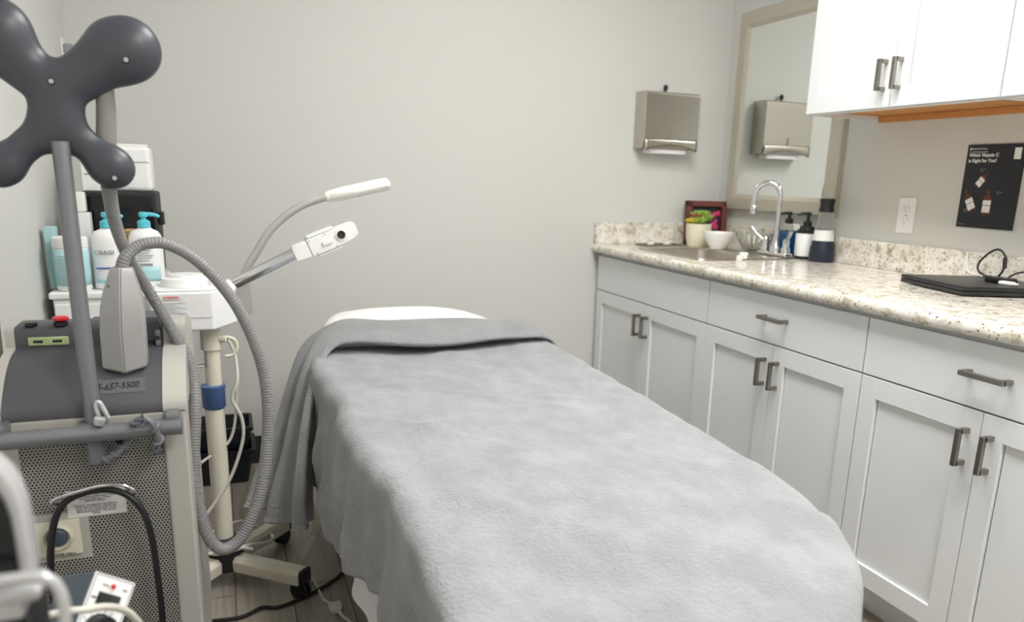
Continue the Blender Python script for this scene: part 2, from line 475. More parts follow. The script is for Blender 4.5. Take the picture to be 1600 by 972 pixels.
for y0, wd, lab, drw in units:
    a, b_ = -y0, -(y0+wd)
    o = empty('base_cabinet', (.3, (a+b_)/2, 0), lab, 'cabinet', 'white base cabinets under the granite counter')
    aa = a if y0 > .1 else -.012
    bd = MB()
    # carcass with its face frame
    bd.box((.021, aa, ZB-.004), (.60, b_, .874), .001)
    bd.build('body', 'cab', o)
    MB().box((.075, aa, 0), (.58, b_, ZB-.002), .001).build('toe_kick', 'cab', o)
    d = MB().box((0, a-g, ZG+g), (.02, b_+g, ZT-.006), .0014)
    dr = d.build('drawer' if drw else 'drawer_front', 'cab', o)
    mid = (a+b_)/2
    if drw: pull(MB(), 0, mid-.0 if y0 > 1.6 else mid+.0, .790, False).build('handle', 'nickel', dr)
    for s, (p, q) in ((1, (a-g, mid+g/2)), (-1, (mid-g/2, b_+g))):
        dd = shaker(MB(), 0, p, q, ZB, ZG-g).build('door', 'cab', o)
        pull(MB(), 0, mid+s*.032, .612).build('handle', 'nickel', dd)

# ------------------------------------------------------------------ countertop with backsplash and inset sink
YE = -2.475
ct = empty('countertop', (.3, -1.2, .876), 'long speckled cream granite countertop running along the white base cabinets', 'countertop')
SX0, SX1, SY0, SY1 = .085, .400, -.290, -.735       # sink cut-out
def slab():
    b = bmesh.new()
    xs = [-.028, SX0, SX1, XR-.0005]; ys = [-.001, SY0, SY1, YE]
    top = {}
    for i, x in enumerate(xs):
        for j, y in enumerate(ys): top[i, j] = (b.verts.new((x, y, .914)), b.verts.new((x, y, .876)))
    for i in range(3):
        for j in range(3):
            if (i, j) == (1, 1): continue
            for s in (0, 1):
                q = [top[i, j][s], top[i+1, j][s], top[i+1, j+1][s], top[i, j+1][s]]
                b.faces.new(q if s else q[::-1])
    bmesh.ops.recalc_face_normals(b, faces=b.faces)
    bo = [e for e in b.edges if e.is_boundary]
    pair = {}
    for i in range(4):
        for j in range(4): pair[top[i, j][0]] = top[i, j][1]
    for e in bo:
        v0, v1 = e.verts
        if v0 in pair and v1 in pair: b.faces.new((v0, v1, pair[v1], pair[v0]))
    bmesh.ops.recalc_face_normals(b, faces=b.faces)
    fe = [e for e in b.edges if all(abs(v.co.x+.028) < 1e-5 for v in e.verts) and abs(e.verts[0].co.z-e.verts[1].co.z) < 1e-5]
    bmesh.ops.bevel(b, geom=fe, offset=.0165, segments=6, profile=.5, affect='EDGES')
    return b
MB().bm(slab()).build('counter_slab', 'granite', ct)
MB().box((XR-.021, -.001, .9142), (XR-.0005, YE, 1.012), .003).build('backsplash', 'granite', ct)
MB().box((-.018, -.0005, .9142), (XR-.0215, -.021, 1.012), .003).build('backsplash', 'granite', ct)

sk = empty('kitchen_sink', (.28, -.485, .75), 'shallow stainless steel drop-in sink set in the granite counter', 'sink')
def sink():
    mb = MB(); L = []
    def ring(x0, x1, y0, y1, z, r=.04, n=5):
        pts = []
        for cx, cy, a0 in ((x1-r, y1-r, 0), (x0+r, y1-r, 90), (x0+r, y0+r, 180), (x1-r, y0+r, 270)):
            for k in range(n+1):
                a = math.radians(a0+90*k/n); pts.append((cx+r*math.cos(a), cy+r*math.sin(a), z))
        return pts
    rings = [ring(.060, .536, -.760, -.262, .9145), ring(.062, .534, -.758, -.264, .9185), ring(.084, .401, -.736, -.289, .9180),
             ring(.090, .395, -.730, -.295, .912), ring(.097, .388, -.722, -.302, .78), ring(.125, .36, -.70, -.33, .755)]
    n = len(rings[0]); vs = sum(rings, []); fs = []
    for i in range(len(rings)-1):
        for k in range(n): fs.append((i*n+k, i*n+(k+1) % n, (i+1)*n+(k+1) % n, (i+1)*n+k))
    fs.append(tuple((len(rings)-1)*n+k for k in range(n)))
    return mb.add(vs, fs)
sink().build('basin', 'steel', sk)
MB().lathe((.245, -.50, .7555), [(.042, 0), (.042, .003), (.030, .004), (.026, .001)]).build('drain', 'chrome', sk)

# ------------------------------------------------------------------ faucet
fx, fy, fz = .508, -.640, .9188
fa = empty('faucet', (fx, fy, fz), 'chrome gooseneck faucet with two lever handles behind the sink', 'faucet')
MB().box((fx-.022, fy-.090, fz), (fx+.022, fy+.090, fz+.016), .007, 3).build('deck_plate', 'chrome', fa)
pts = [(fx, fy, fz+.01), (fx, fy, fz+.20)]
spd = Vector((-.62, .78, 0)).normalized()
R_ = .052
pts = [(fx, fy, fz+.01), (fx, fy, fz+.12), (fx, fy, fz+.240)]
for k in range(1, 13):
    a = PI*k/12; c = Vector((fx, fy, fz+.240))+spd*R_
    pts.append(tuple(c - spd*R_*math.cos(a) + Vector((0, 0, R_*math.sin(a)))))
e_ = Vector(pts[-1]); pts += [tuple(e_+Vector((0, 0, -.045)))]
MB().tube(pts, .0105, 16, 3).lathe((fx, fy, fz+.012), [(.022, 0), (.022, .02), (.014, .035), (.012, .05)]).build('spout', 'chrome', fa)
MB().lathe(tuple(e_+Vector((0, 0, -.075))), [(.012, 0), (.0135, .004), (.0135, .03), (.011, .034)]).build('aerator', 'chrome', fa)
for s in (-1, 1):
    hy = fy+s*.066
    h = MB().lathe((fx, hy, fz+.014), [(.018, 0), (.018, .018), (.013, .028), (.014, .05), (.010, .058)])
    h.tube([(fx, hy, fz+.055), (fx-.010, hy+s*.015, fz+.065), (fx-.022, hy+s*.040, fz+.085), (fx-.03, hy+s*.060, fz+.108)], [.009, .008, .007, .008], 12, 4)
    h.build('lever_handle', 'chrome', fa)

# ------------------------------------------------------------------ things round the sink
# plant picture leaning in the corner
pf = empty('picture_frame', (.53, -.09, .9145), 'reddish brown wooden picture frame standing in the counter corner behind the succulent', 'picture frame')
pm = Matrix.Translation((.525, -.095, .9145)) @ Matrix.Rotation(math.radians(-16), 4, 'Z') @ Matrix.Rotation(math.radians(-5), 4, 'X')
W2, H_ = .098, .205
f = MB()
for lo, hi in (((-W2, 0), (W2, .026)), ((-W2, H_-.026), (W2, H_)), ((-W2, 0), (-W2+.026, H_)), ((W2-.026, 0), (W2, H_))):
    f.box((lo[0], -.02, lo[1]), (hi[0], .022, hi[1]), .002, mtx=pm)
f.build('frame', 'crate', pf)
MB().box((-W2+.02, .004, .02), (W2-.02, .010, H_-.02), mtx=pm).build('picture', 'navy', pf)
b = MB(); random.seed(2)
for k in range(9): b.ball((.035+random.random()*.028, .002, .055+random.random()*.10), .007+random.random()*.006, 10, (1, .25, 1.3))
b2 = MB(); b2.v = [tuple(pm @ Vector(v)) for v in b.v]; b2.f = b.f; b2.build('flower_print', 'pink', pf)

sc_ = empty('potted_succulent', (.452, -.235, .9145), 'green and yellow succulents in a small cream ceramic pot', 'potted plant')
px, py, pz = .432, -.180, .9147
MB().lathe((px, py, pz), [(.042, 0), (.049, .006), (.056, .040), (.059, .088), (.058, .105), (.053, .105), (.052, .092)]).build('pot', 'creamcer', sc_)
MB().lathe((px, py, pz+.090), [(.050, 0), (.046, .004), (.02, .006)]).build('soil', 'blackr', sc_)
random.seed(8)
def rosette(mb, c, R, n=18, tilt=0):
    c = Vector(c)
    for k in range(n):
        a = k*2.399; el = .45+.95*k/n; L = R*(1-.35*k/n)
        d = Vector((math.cos(a)*math.cos(el), math.sin(a)*math.cos(el), math.sin(el)))
        mb.tube([c, c+d*L*.5, c+d*L*.85, c+d*L], [R*.12, R*.20, R*.14, R*.02], 8)
    return mb
g1 = MB(); g2 = MB(); g3 = MB()
for i, (dx, dy, R) in enumerate([(-.012, -.022, .046), (.028, -.014, .044), (.008, .02, .048), (-.02, .012, .044), (.040, .012, .038), (.012, -.004, .05)]):
    rosette(g1, (px+dx, py+dy, pz+.104+.014*(i % 3)), R)
for dx, dy, R in ((-.038, -.01, .030), (-.044, .014, .026)): rosette(g2, (px+dx, py+dy, pz+.108), R, 14)
for dx, dy, R in ((-.012, .0, .030), (.004, -.004, .02)): rosette(g3, (px+dx, py+dy, pz+.130), R, 12)
g1.build('green_leaves', 'leaf', sc_); g2.build('yellow_leaves', 'leafy', sc_); g3.build('reddish_leaves', 'leafr', sc_)

tag(MB().lathe((.425, -.350, .9190), [(.030, 0), (.034, .004), (.045, .022), (.062, .050), (.070, .068), (.071, .074), (.067, .074), (.058, .052), (.041, .026), (.024, .012), (.002, .010)], 40)
    .build('ceramic_bowl', 'whitegloss'), 'plain white bowl by the sink, in front of the cream plant pot', 'bowl')
tag(MB().lathe((.540, -.455, .9188), [(.036, 0), (.040, .004), (.058, .028), (.074, .060), (.079, .080), (.076, .080), (.070, .060), (.054, .032), (.034, .012), (.002, .010)], 72, flute=(.035, 24))
    .build('glass_bowl', 'glass'), 'clear fluted glass bowl between the white bowl and the faucet', 'bowl')
jc = empty('lidded_pot', (.272, -.728, .9200), 'tiny white screw-lid pot sitting on the front rim of the sink', 'jar')
MB().lathe((.272, -.752, .9188), [(.015, 0), (.016, .002), (.016, .013)], 24).build('pot', 'white', jc)
MB().lathe((.272, -.752, .9320), [(.0175, 0), (.0175, .010), (.016, .012)], 24).build('lid', 'white', jc)
j2 = MB().lathe((.235, -.778, .9145), [(.012, 0), (.013, .002), (.013, .018), (.011, .02)], 24).build('bottle_cap', 'whitegloss')
tag(j2, 'small white bottle cap beside the tiny lidded pot on the sink edge', 'cap')
tw = empty('tray', (.19, -.13, .9145), 'small flat grey metal tray lying on the granite left of the plant pot', 'tray')
MB().box((.16, -.17, .9145), (.36, -.08, .9175), .001).build('base', 'nickel', tw)
MB().box((.16, -.17, .9175), (.36, -.166, .923), .001).box((.16, -.084, .9175), (.36, -.08, .923), .001).box((.16, -.166, .9175), (.164, -.084, .923), .001).box((.356, -.166, .9175), (.36, -.084, .923), .001).build('rim', 'nickel', tw)
for k, (xx, lab) in enumerate(((.215, 'small white cap on the flat metal tray, its left end'), (.30, 'small white cap on the flat metal tray, its right end'))):
    tag(MB().lathe((xx, -.125, .9176), [(.016, 0), (.016, .009), (.012, .013)], 20).build('bottle_cap', 'white'), lab, 'cap', 'caps on the metal tray')

# pump bottles
def pump_top(c, ang, m_name, parent, h=.055, neck=.011):
    c = Vector(c); d = Vector((math.cos(ang), math.sin(ang), 0))
    b = MB().lathe(c, [(.017, 0), (.017, .016), (neck, .020), (neck*.6, .022), (neck*.6, h-.012), (neck*1.0, h-.010), (neck*1.0, h), (neck*.6, h+.003)], 20)
    b.tube([c+Vector((0, 0, h-.005)), c+d*.022+Vector((0, 0, h-.004)), c+d*.042+Vector((0, 0, h-.010))], [.0065, .006, .004], 10, 3)
    return b.build('pump', m_name, parent)
mw = empty('mouthwash_bottle', (.575, -.555, .9145), 'bottle of blue liquid with black pump behind the faucet', 'bottle')
cx, cy = .588, -.612
MB().box((cx-.034, cy-.040, .9145), (cx+.034, cy+.040, .9145+.105), .012, 3).build('liquid_body', 'bluel', mw)
MB().box((cx-.034, cy-.040, .9145+.106), (cx+.034, cy+.040, .9145+.135), .012, 3).build('clear_shoulder', 'clearp', mw)
pump_top((cx, cy, .9145+.135), 2.6, 'black', mw, .045)
sd = empty('soap_dispenser', (.565, -.665, .9145), 'white soap bottle with black collar and black pump beside the faucet', 'soap dispenser')
cx, cy = .581, -.735
MB().lathe((cx, cy, .9145), [(.036, 0), (.038, .004), (.038, .012)], 36).build('black_base', 'black', sd)
MB().lathe((cx, cy, .9145+.0122), [(.039, 0), (.041, .01), (.041, .085), (.039, .09)], 36).build('bottle', 'white', sd)
MB().lathe((cx, cy, .9145+.1025), [(.040, 0), (.040, .006), (.030, .014), (.028, .026), (.018, .030)], 36).build('collar', 'black', sd)
pump_top((cx, cy, .9145+.132), 2.6, 'black', sd, .052)
sh = empty('shaker_bottle', (.560, -.770, .9145), 'tall bottle, navy below, clear neck and black cap, beside the sink', 'bottle')
cx, cy = .574, -.842
MB().lathe((cx, cy, .9145), [(.047, 0), (.049, .004), (.047, .05), (.041, .082)], 36).build('lower_body', 'navy', sh)
MB().lathe((cx, cy, .9145+.0825), [(.041, 0), (.036, .038), (.035, .040)], 36).build('pale_band', 'frost', sh)
MB().lathe((cx, cy, .9145+.1230), [(.035, 0), (.029, .045), (.026, .068)], 36).build('clear_neck', 'frostc', sh)
MB().lathe((cx, cy, .9145+.1915), [(.027, 0), (.030, .006), (.026, .022), (.029, .044), (.030, .050), (.024, .052)], 30).build('cap', 'black', sh)

# ------------------------------------------------------------------ laptop and cables
LM = frame_mtx((.300, -1.725, .9145), (.160, -.062, 0), (.075, .30, 0))
def lp(mb, lo, hi, bev): return mb.box(lo, hi, bev, 2, LM)
lt = empty('laptop', (.45, -1.6, .9145), 'closed black laptop lying on the granite counter near the right edge', 'laptop')
lp(MB(), (0, 0, .003), (.33, .300, .0155), .003).build('base', 'black', lt)
lp(MB(), (0, 0, .016), (.33, .300, .0275), .003).build('lid', 'black', lt)
for x, y in ((.03, .03), (.30, .03), (.03, .27), (.30, .27)): lp(MB(), (x-.012, y-.006, 0), (x+.012, y+.006, .0030), .001).build('rubber_foot', 'blackr', lt)
zc = .9425
tag(MB().tube([(.545, -1.605, zc+.006), (.535, -1.575, zc+.022), (.54, -1.568, .99), (.55, -1.590, 1.022), (.55, -1.618, 1.034), (.55, -1.640, 1.020), (.552, -1.646, .995), (.55, -1.642, .970), (.548, -1.632, zc+.008), (.54, -1.665, zc+.006), (.53, -1.71, zc+.005)], .0032, 10, 6)
    .tube([(.5505, -1.643, 1.012), (.5515, -1.6465, .980)], [.006, .006], 10)
    .tube([(.54, -1.665, zc+.007), (.535, -1.70, zc+.03), (.54, -1.74, zc+.036), (.55, -1.765, zc+.012)], .0026, 8, 6)
    .build('charging_cable', 'black'), 'black charging cable coiled in a standing loop on the laptop lid', 'cable')
tag(MB().box((.500, -1.700, .9423), (.545, -1.625, .956), .004).tube([(.52, -1.63, .952), (.53, -1.60, .952)], [.006, .004], 10).build('power_adapter', 'black'), 'small black power adapter lying on the laptop lid', 'adapter')
tag(MB().box((.470, -1.735, .9423), (.493, -1.695, .952), .003).box((.474, -1.747, .9443), (.489, -1.735, .950), .001).build('usb_plug', 'white'), 'white plug lying on the laptop lid beside the black adapter', 'plug')
tag(MB().tube([(.622, -1.455, 1.010), (.615, -1.462, .985), (.600, -1.480, .960), (.595, -1.500, .9475), (.585, -1.545, .9455), (.57, -1.585, .9455), (.55, -1.60, .9455)], .003, 10, 6).build('charging_cable', 'white'),
    'thin white cable drooping from the backsplash onto the laptop', 'cable')
tag(MB().ball((.505, -1.375, .9235), .012, 12, (1.0, 1.8, .7)).ball((.52, -1.40, .9225), .010, 12, (1.4, 1, .8)).build('cotton_swab', 'cotton'), 'small white tuft of cotton on the counter at the laptop corner', 'cotton')

# ------------------------------------------------------------------ upper cabinets
XU, ZU = .312, 1.445
for k, (y0, wd, nd, lab) in enumerate([(.973, .755, 2, 'white upper cabinet with two doors mounted beside the mirror'), (1.728, .755, 2, 'white upper cabinet at the right edge of the photo')]):
    a, b_ = -y0, -(y0+wd)
    o = empty('upper_cabinet', (.48, (a+b_)/2, ZU), lab, 'cabinet', 'white upper cabinets above the counter')
    bd = MB().box((XU+.021, a, ZU-.004), (XR-.0005, a-.016, 2.22)).box((XU+.021, b_+.016, ZU-.004), (XR-.0005, b_, 2.22))
    bd.box((XU+.021, a-.016, ZU-.004), (XU+.038, b_+.016, 2.22)).box((XU+.038, a-.016, 2.2), (XR-.0005, b_+.016, 2.22)).box((XR-.008, a-.016, ZU+.03), (XR-.0005, b_+.016, 2.2))
    bd.build('body', 'cab', o)
    MB().box((XU+.0385, a-.0165, ZU+.010), (XR-.0085, b_+.0165, ZU+.022)).build('bottom_panel', 'wood', o)
    MB().box((XR-.020, a-.0165, ZU-.012), (XR-.0008, b_+.0165, ZU+.009), .001).build('hanging_rail', 'wood', o)
    n = wd/nd
    for i in range(nd):
        p, q = a-i*n-(g if i == 0 else g/2), a-(i+1)*n+(g if i == nd-1 else g/2)
        dd = shaker(MB(), XU, p, q, ZU, 2.215).build('door', 'cab', o)
        if nd == 2: pull(MB(), XU, a-n+(.030 if i == 0 else -.030), 1.538).build('handle', 'nickel', dd)
    MB().box((XU+.021, a-.35*wd, ZU-.006), (XU+.030, a-.35*wd-.008, ZU-.003)).build('door_bumper', 'whitegloss', o)

# ------------------------------------------------------------------ mirror
mi = empty('wall_mirror', (XR, -.5, 1.08), 'tall rectangular wall mirror in a taupe frame over the sink', 'mirror')
MY0, MY1, MZ0, MZ1, FWD, TH = -.107, -.826, 1.085, 1.945, .072, .034
f = MB()
def fr(poly_y, z_a, z_b): pass
prof = [(0, 0), (0, TH*.8), (.006, TH), (.055, TH), (FWD, TH*.7), (FWD, 0)]
cs = [(MY0, MZ0, -1, 1), (MY1, MZ0, 1, 1), (MY1, MZ1, 1, -1), (MY0, MZ1, -1, -1)]
vs = []; 
for (yy, zz, sy, sz) in cs:
    for d, h in prof: vs.append((XR-h-.0005, yy+sy*d, zz+sz*d))
n = len(prof); fs = []
for i in range(4):
    for k in range(n-1): fs.append((i*n+k, i*n+k+1, ((i+1) % 4)*n+k+1, ((i+1) % 4)*n+k))
f.add(vs, fs).build('frame', 'frame', mi, angle=25)
MB().box((XR-.024, MY0-FWD+.004, MZ0+FWD-.004), (XR-.020, MY1+FWD-.004, MZ1-FWD+.004)).build('mirror_glass', 'mirror', mi)

# ------------------------------------------------------------------ outlet
ol = empty('wall_outlet', (XR, -1.165, 1.05), 'white duplex wall outlet above the backsplash left of the poster', 'outlet')
MB().box((XR-.006, -1.128, 1.050), (XR-.0003, -1.203, 1.174), .002).build('cover_plate', 'white', ol)
for zc in (1.091, 1.133):
    s_ = MB().lathe((XR-.0062, -1.1655, zc), [(.017, 0), (.017, .0018), (.0155, .0024)], 28, axis=(-1, 0, 0)).build('socket', 'white', ol)
    q = MB().box((XR-.0092, -1.160, zc+.001), (XR-.0085, -1.1585, zc+.009)).box((XR-.0092, -1.1725, zc+.001), (XR-.0085, -1.171, zc+.009))
    q.lathe((XR-.0092, -1.1655, zc-.007), [(.0024, 0), (.0024, .0006)], 12, axis=(1, 0, 0)).build('slots', 'inkl', s_)
MB().lathe((XR-.006, -1.1655, 1.112), [(.003, 0), (.0025, .001)], 12, axis=(-1, 0, 0)).build('screw', 'nickel', ol)

# ------------------------------------------------------------------ poster
po = empty('poster', (XR, -1.475, 1.087), 'dark vitamin C poster with three serum bottles on the wall above the laptop', 'poster')
PY0, PY1, PZ0, PZ1 = -1.376, -1.578, 1.087, 1.346
MB().box((XR-.0045, PY0, PZ0), (XR-.0003, PY1, PZ1)).build('board', 'posterm', po)
PX = XR-.0048
def ptx(y, z): return frame_mtx((PX, y, z), (0, -1, 0), (0, 0, 1))
T = MB()
T.text('Which Vitamin C', .0150, ptx(PY0-.0095, 1.3085), bold=.0004); T.text('is Right for You?', .0150, ptx(PY0-.0095, 1.2915), bold=.0004)
T.text('SKINCEUTICALS', .0075, ptx(PY0-.0165, 1.3300)); T.text('The #1 Medical Skincare Brand', .0052, ptx(PY0-.0095, 1.3215))
T.build('lettering', 'inkw', po)
for (y, z) in ((PY0-.058, 1.268), (PY0-.128, 1.199), (PY0-.020, 1.142)):
    T = MB(); T.text('C E Ferulic' if y > PY0-.03 else ('Phloretin' if y > PY0-.1 else 'Silymarin'), .0055, ptx(y, z)); T.text('serum', .0045, ptx(y, z-.006)); T.build('bottle_lettering', 'inkl', po)
MB().text('skinceuticals.com', .004, ptx(PY0-.006, 1.096)).build('small_lettering', 'inkl', po)
MB().box((PX-.0003, PY0-.0095, 1.329), (PX, PY0-.0145, 1.337)).build('emblem', 'inkw', po)
MB().box((PX-.0003, PY1+.035, 1.300), (PX, PY1+.012, 1.334)).build('white_square', 'inkw', po)
for (y, z, ang, s) in ((PY0-.066, 1.232, -38, .78), (PY0-.040, 1.163, 28, 1.0), (PY0-.101, 1.158, 0, 1.05)):
    mm = ptx(y, z) @ Matrix.Rotation(math.radians(ang), 4, 'Z') @ Matrix.Scale(s, 4)
    bb = MB().box((-.0135, -.026, 0), (.0135, .022, .0004), .0003, mtx=mm).box((-.010, .022, 0), (.010, .029, .0004), mtx=mm).box((-.0035, .029, 0), (.0035, .046, .0004), mtx=mm).build('serum_bottle_print', 'amber', po)
    MB().box((-.0135, -.020, .0004), (.0135, .000, .0008), mtx=mm).box((-.0135, .002, .0004), (.0135, .016, .0008), mtx=mm).build('bottle_label', 'inkw', bb)

# ------------------------------------------------------------------ paper towel dispenser
pd = empty('paper_towel_dispenser', (.3, 0, 1.33), 'stainless steel paper towel dispenser on the back wall', 'paper towel dispenser')
DX0, DX1, DZ0, DZ1 = .160, .440, 1.335, 1.592
MB().prism([(-.0005, DZ0+.012), (-.0005, DZ1), (-.085, DZ1), (-.100, DZ1-.010), (-.100, DZ0+.055), (-.088, DZ0+.012)], 0, DX0, DX1, .002).build('housing', 'steel', pd)
# curved lip below the front
def lip(u, v):
    x = DX0+.004+(DX1-DX0-.008)*u; a = abs(2*u-1)
    z = DZ0+.055-(1-v)*(.054*(.55+.45*a**2)) - .0
    return (x, -.1015-.004*math.sin(PI*v), z)
MB().grid(lip, 24, 6).build('curved_lip', 'steel', pd, solid=.0015)
MB().box((.2945, -.1035, 1.388), (.3015, -.1005, 1.424), .001).build('level_slot', 'inkl', pd)
MB().box((.205, -.078, DZ0-.008), (.395, -.012, DZ0+.0118), .002).build('paper_towels', 'cotton', pd)
MB().lathe((.300, -.022, DZ1+.0004), [(.012, 0), (.012, .003), (.006, .005), (.006, .012), (.010, .018), (.011, .028), (.006, .036)], 20).build('lock_knob', 'black', pd)

# ================================================================== TREATMENT BED
bed = empty('treatment_bed', (-1.0, -1.45, 0), 'treatment bed covered with white sheet and fleece blanket, in the middle of the room', 'treatment bed')
MB().box((-1.290, -2.22, .53), (-.680, -.58, .618), .03, 4).build('mattress', 'vinyl', bed)
MB().box((-1.27, -2.20, .47), (-.70, -.62, .529), .006).build('frame', 'cream', bed)
for sx in (-1.235, -.735):
    for sy in (-.70, -2.15): MB().box((sx-.03, sy-.03, 0), (sx+.03, sy+.03, .4695), .006).build('leg', 'cream', bed)
MB().box((-1.204, -2.119, .22), (-.766, -.731, .25), .006).build('shelf', 'cream', bed)

def rrect_sdf(x, y, x0, x1, y0, y1, r):
    cx, cy = (x0+x1)/2, (y0+y1)/2
    if not isinstance(r, (int, float)): r = r[(1 if x > cx else 0)+(2 if y > cy else 0)]     # foot-left, foot-right, head-left, head-right
    hx, hy = (x1-x0)/2-r, (y1-y0)/2-r
    dx, dy = abs(x-cx)-hx, abs(y-cy)-hy
    sx, sy = (1 if x > cx else -1), (1 if y > cy else -1)
    if dx > 0 and dy > 0:
        L = math.hypot(dx, dy); return L-r, sx*dx/L, sy*dy/L
    if dx > dy: return dx-r, sx, 0
    return dy-r, 0, sy
def drape(q, foot, R, ztop, r, fold, top):
    x, y = q; d, nx, ny = rrect_sdf(x, y, *foot, R)
    s = math.atan2(y-(foot[2]+foot[3])/2, x-(foot[0]+foot[1])/2)
    if d <= 0: return (x, y, ztop+top(x, y, d))
    bx, by = x-nx*d, y-ny*d; a = min(d/r, PI/2); out = r*math.sin(a)
    drop = r*(1-math.cos(a)) + max(0, d-r*PI/2)
    o2 = fold(bx, by, nx, ny, drop)
    return (bx+nx*(out+o2), by+ny*(out+o2), ztop+top(bx, by, 0)*max(0, 1-drop/.1)-drop)

# white sheet: over the whole mattress, with the raised head end
def sheet_top(x, y, d):
    h = .008
    # pillow-like headrest under the sheet
    e = max(0, 1-abs((x+1.05)/.40)**2.6)*max(0, 1-abs((y+.635)/.18)**3)
    h += .120*e**.75
    return h
def sheet_fold(bx, by, nx, ny, drop):
    return .006+min(drop, .2)*.06*math.sin(by*26+bx*20)*.5+(.035*max(0, (drop-.27)/.12)+.004*math.sin(by*31)*max(0, (drop-.27)/.12) if nx < 0 else 0)
foot_s = (-1.296, -.665, -2.26, -.53); us, vsn = 100, 190
sx0, sx1, sy0, sy1 = -1.296-.420, -.665+.38, -2.26-.38, -.53+.34
shb = MB().grid(lambda u, v: drape((sx0+(sx1-sx0)*u, sy0+(sy1-sy0)*v), foot_s, (.12, .24, .17, .20), .618, .03, sheet_fold, sheet_top), us, vsn).build('white_sheet', 'cotton', bed, angle=80)

# fleece blanket over the sheet
foot_b = (-1.358, -.655, -2.75, -.60)
def nz(x, y, z=0): return noise.noise(Vector((x, y, z)))
def b_top(x, y, d):
    t = .040
    t -= .040*max(0, (-y-2.05)/.5)**1.5                      # slopes down to the foot
    t += .012*nz(x*3.1, y*2.3, 1)+.006*nz(x*8, y*5, 4)
    for (a0, a1, b0, b1, amp, wd) in ((-1.35, -1.75, -.85, -1.55, .006, .018), (-1.25, -1.3, -.7, -1.75, .006, .02), (-1.0, -1.1, -.72, -1.22, .005, .015),
                                       (-1.38, -1.55, -1.0, -1.95, .007, .022), (-1.3, -1.05, -.9, -1.08, .005, .014), (-.95, -1.5, -.62, -1.62, .005, .016), (-1.36, -1.95, -1.0, -2.35, .007, .03)):
        # soft creases: segment (a0,a1)-(b0,b1)
        vx, vy = b0-a0, b1-a1; L2 = vx*vx+vy*vy; tt = max(0, min(1, ((x-a0)*vx+(y-a1)*vy)/L2))
        dd = math.hypot(x-a0-tt*vx, y-a1-tt*vy)+.008*nz(x*9, y*9, 7)
        t += amp*math.exp(-(dd/wd)**2)*math.sin(PI*min(1, max(.0, tt+.08)))
    t += .004*nz(x*18, y*14, 9)
    return t
def b_fold(bx, by, nx, ny, drop):
    k = min(1, drop/.18)
    s = by*1.0 if abs(nx) > .5 else bx*1.0+by
    v = .013*math.sin(s*24+1.8*nz(by*2, bx*2, 3)) + .009*math.sin(s*47+2+drop*3) + .012*nz(by*8, drop*5, 5)
    if nx < -.5:
        v += .030*math.exp(-((by+1.45)/.20)**2) - .034*math.exp(-((by+2.28-.2*drop)/.07)**2) + .022*math.exp(-((by+2.12)/.06)**2) - .020*math.exp(-((by+1.98)/.05)**2)
    damp = 1-.45*max(0, min(1, (drop-.15)/.15))
    return k*v*damp+.014*k + (.012 if ny < -.3 else 0)
NX, NY = 190, 300
def b_fn(u, v):
    y = -3.06+(3.06-.735)*v
    dl = .325 if y > -1.35 else .325-.095*min(1, (-1.35-y)/.6)
    xl, xr = -1.358-dl, -.652+.36
    x = xl+(xr-xl)*u
    # the blanket lies square: the right side narrows towards the foot
    wob = .010*math.sin(y*9+1)+.012*nz(y*5, 1.3, 2)+.030*max(0, min(1, (-y-1.5)/.9))
    x = x+wob*max(0, min(1, (-.95-x)/.3))
    wr = .050*max(0, min(1, (y+2.3)/1.5))
    x = x+wr*max(0, min(1, (x+1.0)/.3))
    return drape((x, y), (foot_b[0]+wob, foot_b[1]+wr, foot_b[2]+.16, foot_b[3]), (.13, .42, .1, .1), .618, .034, b_fold, b_top)
bl = MB().grid(b_fn, NX, NY).build('fleece_blanket', 'fleece', None, angle=80, solid=.006)
tag(bl, 'light silver grey fleece blanket spread over the treatment bed', 'blanket')

# folded grey blanket band across the head end, falling to the left
back = [(-.545, -.765, .46), (-.552, -.77, .56), (-.585, -.775, .655), (-.64, -.77, .695), (-.74, -.745, .705), (-.92, -.71, .712), (-1.12, -.69, .716), (-1.26, -.68, .712), (-1.345, -.71, .685), (-1.405, -.75, .635), (-1.454, -.80, .523), (-1.503, -.86, .398), (-1.556, -.92, .305), (-1.596, -.98, .215)]
front = [(-.535, -.85, .44), (-.545, -.86, .55), (-.575, -.87, .645), (-.64, -.885, .672), (-.76, -.915, .682), (-.92, -.955, .682), (-1.10, -.955, .682), (-1.25, -.900, .690), (-1.335, -.930, .668), (-1.395, -1.080, .60), (-1.430, -1.19, .48), (-1.445, -1.26, .39), (-1.450, -1.29, .32), (-1.445, -1.31, .272)]
def cr(P, t):
    n0 = len(P)-1; i = min(int(t*n0), n0-1); f_ = t*n0-i
    p0, p1, p2, p3 = [Vector(P[j]) for j in (max(i-1, 0), i, i+1, min(i+2, n0))]
    return .5*((2*p1)+(-p0+p2)*f_+(2*p0-5*p1+4*p2-p3)*f_*f_+(-p0+3*p1-3*p2+p3)*f_**3)
def band(u, v):
    a, b_ = cr(back, u), cr(front, u); p = a.lerp(b_, v)
    top = 1 if u < .62 else max(0, 1-(u-.62)/.1)
    p.z += (.018*math.sin(PI*v)**.6+.004*nz(u*16, v*3, 2))*top
    k = max(0, (u-.64)/.36)
    e1 = max(0, (u-.60)/.40)**.7 if u > .60 else 0
    p.x += e1*(.050*math.exp(-((v-.74)/.10)**2) - .028*math.exp(-((v-.50)/.10)**2) + .030*math.exp(-((v-.28)/.08)**2) - .020*math.exp(-((v-.10)/.08)**2) - .030*math.exp(-((v-.93)/.06)**2))
    p.z += k*.010*math.sin(v*9)
    if u > .985: p += Vector((-.003, -.002, 0))
    return p
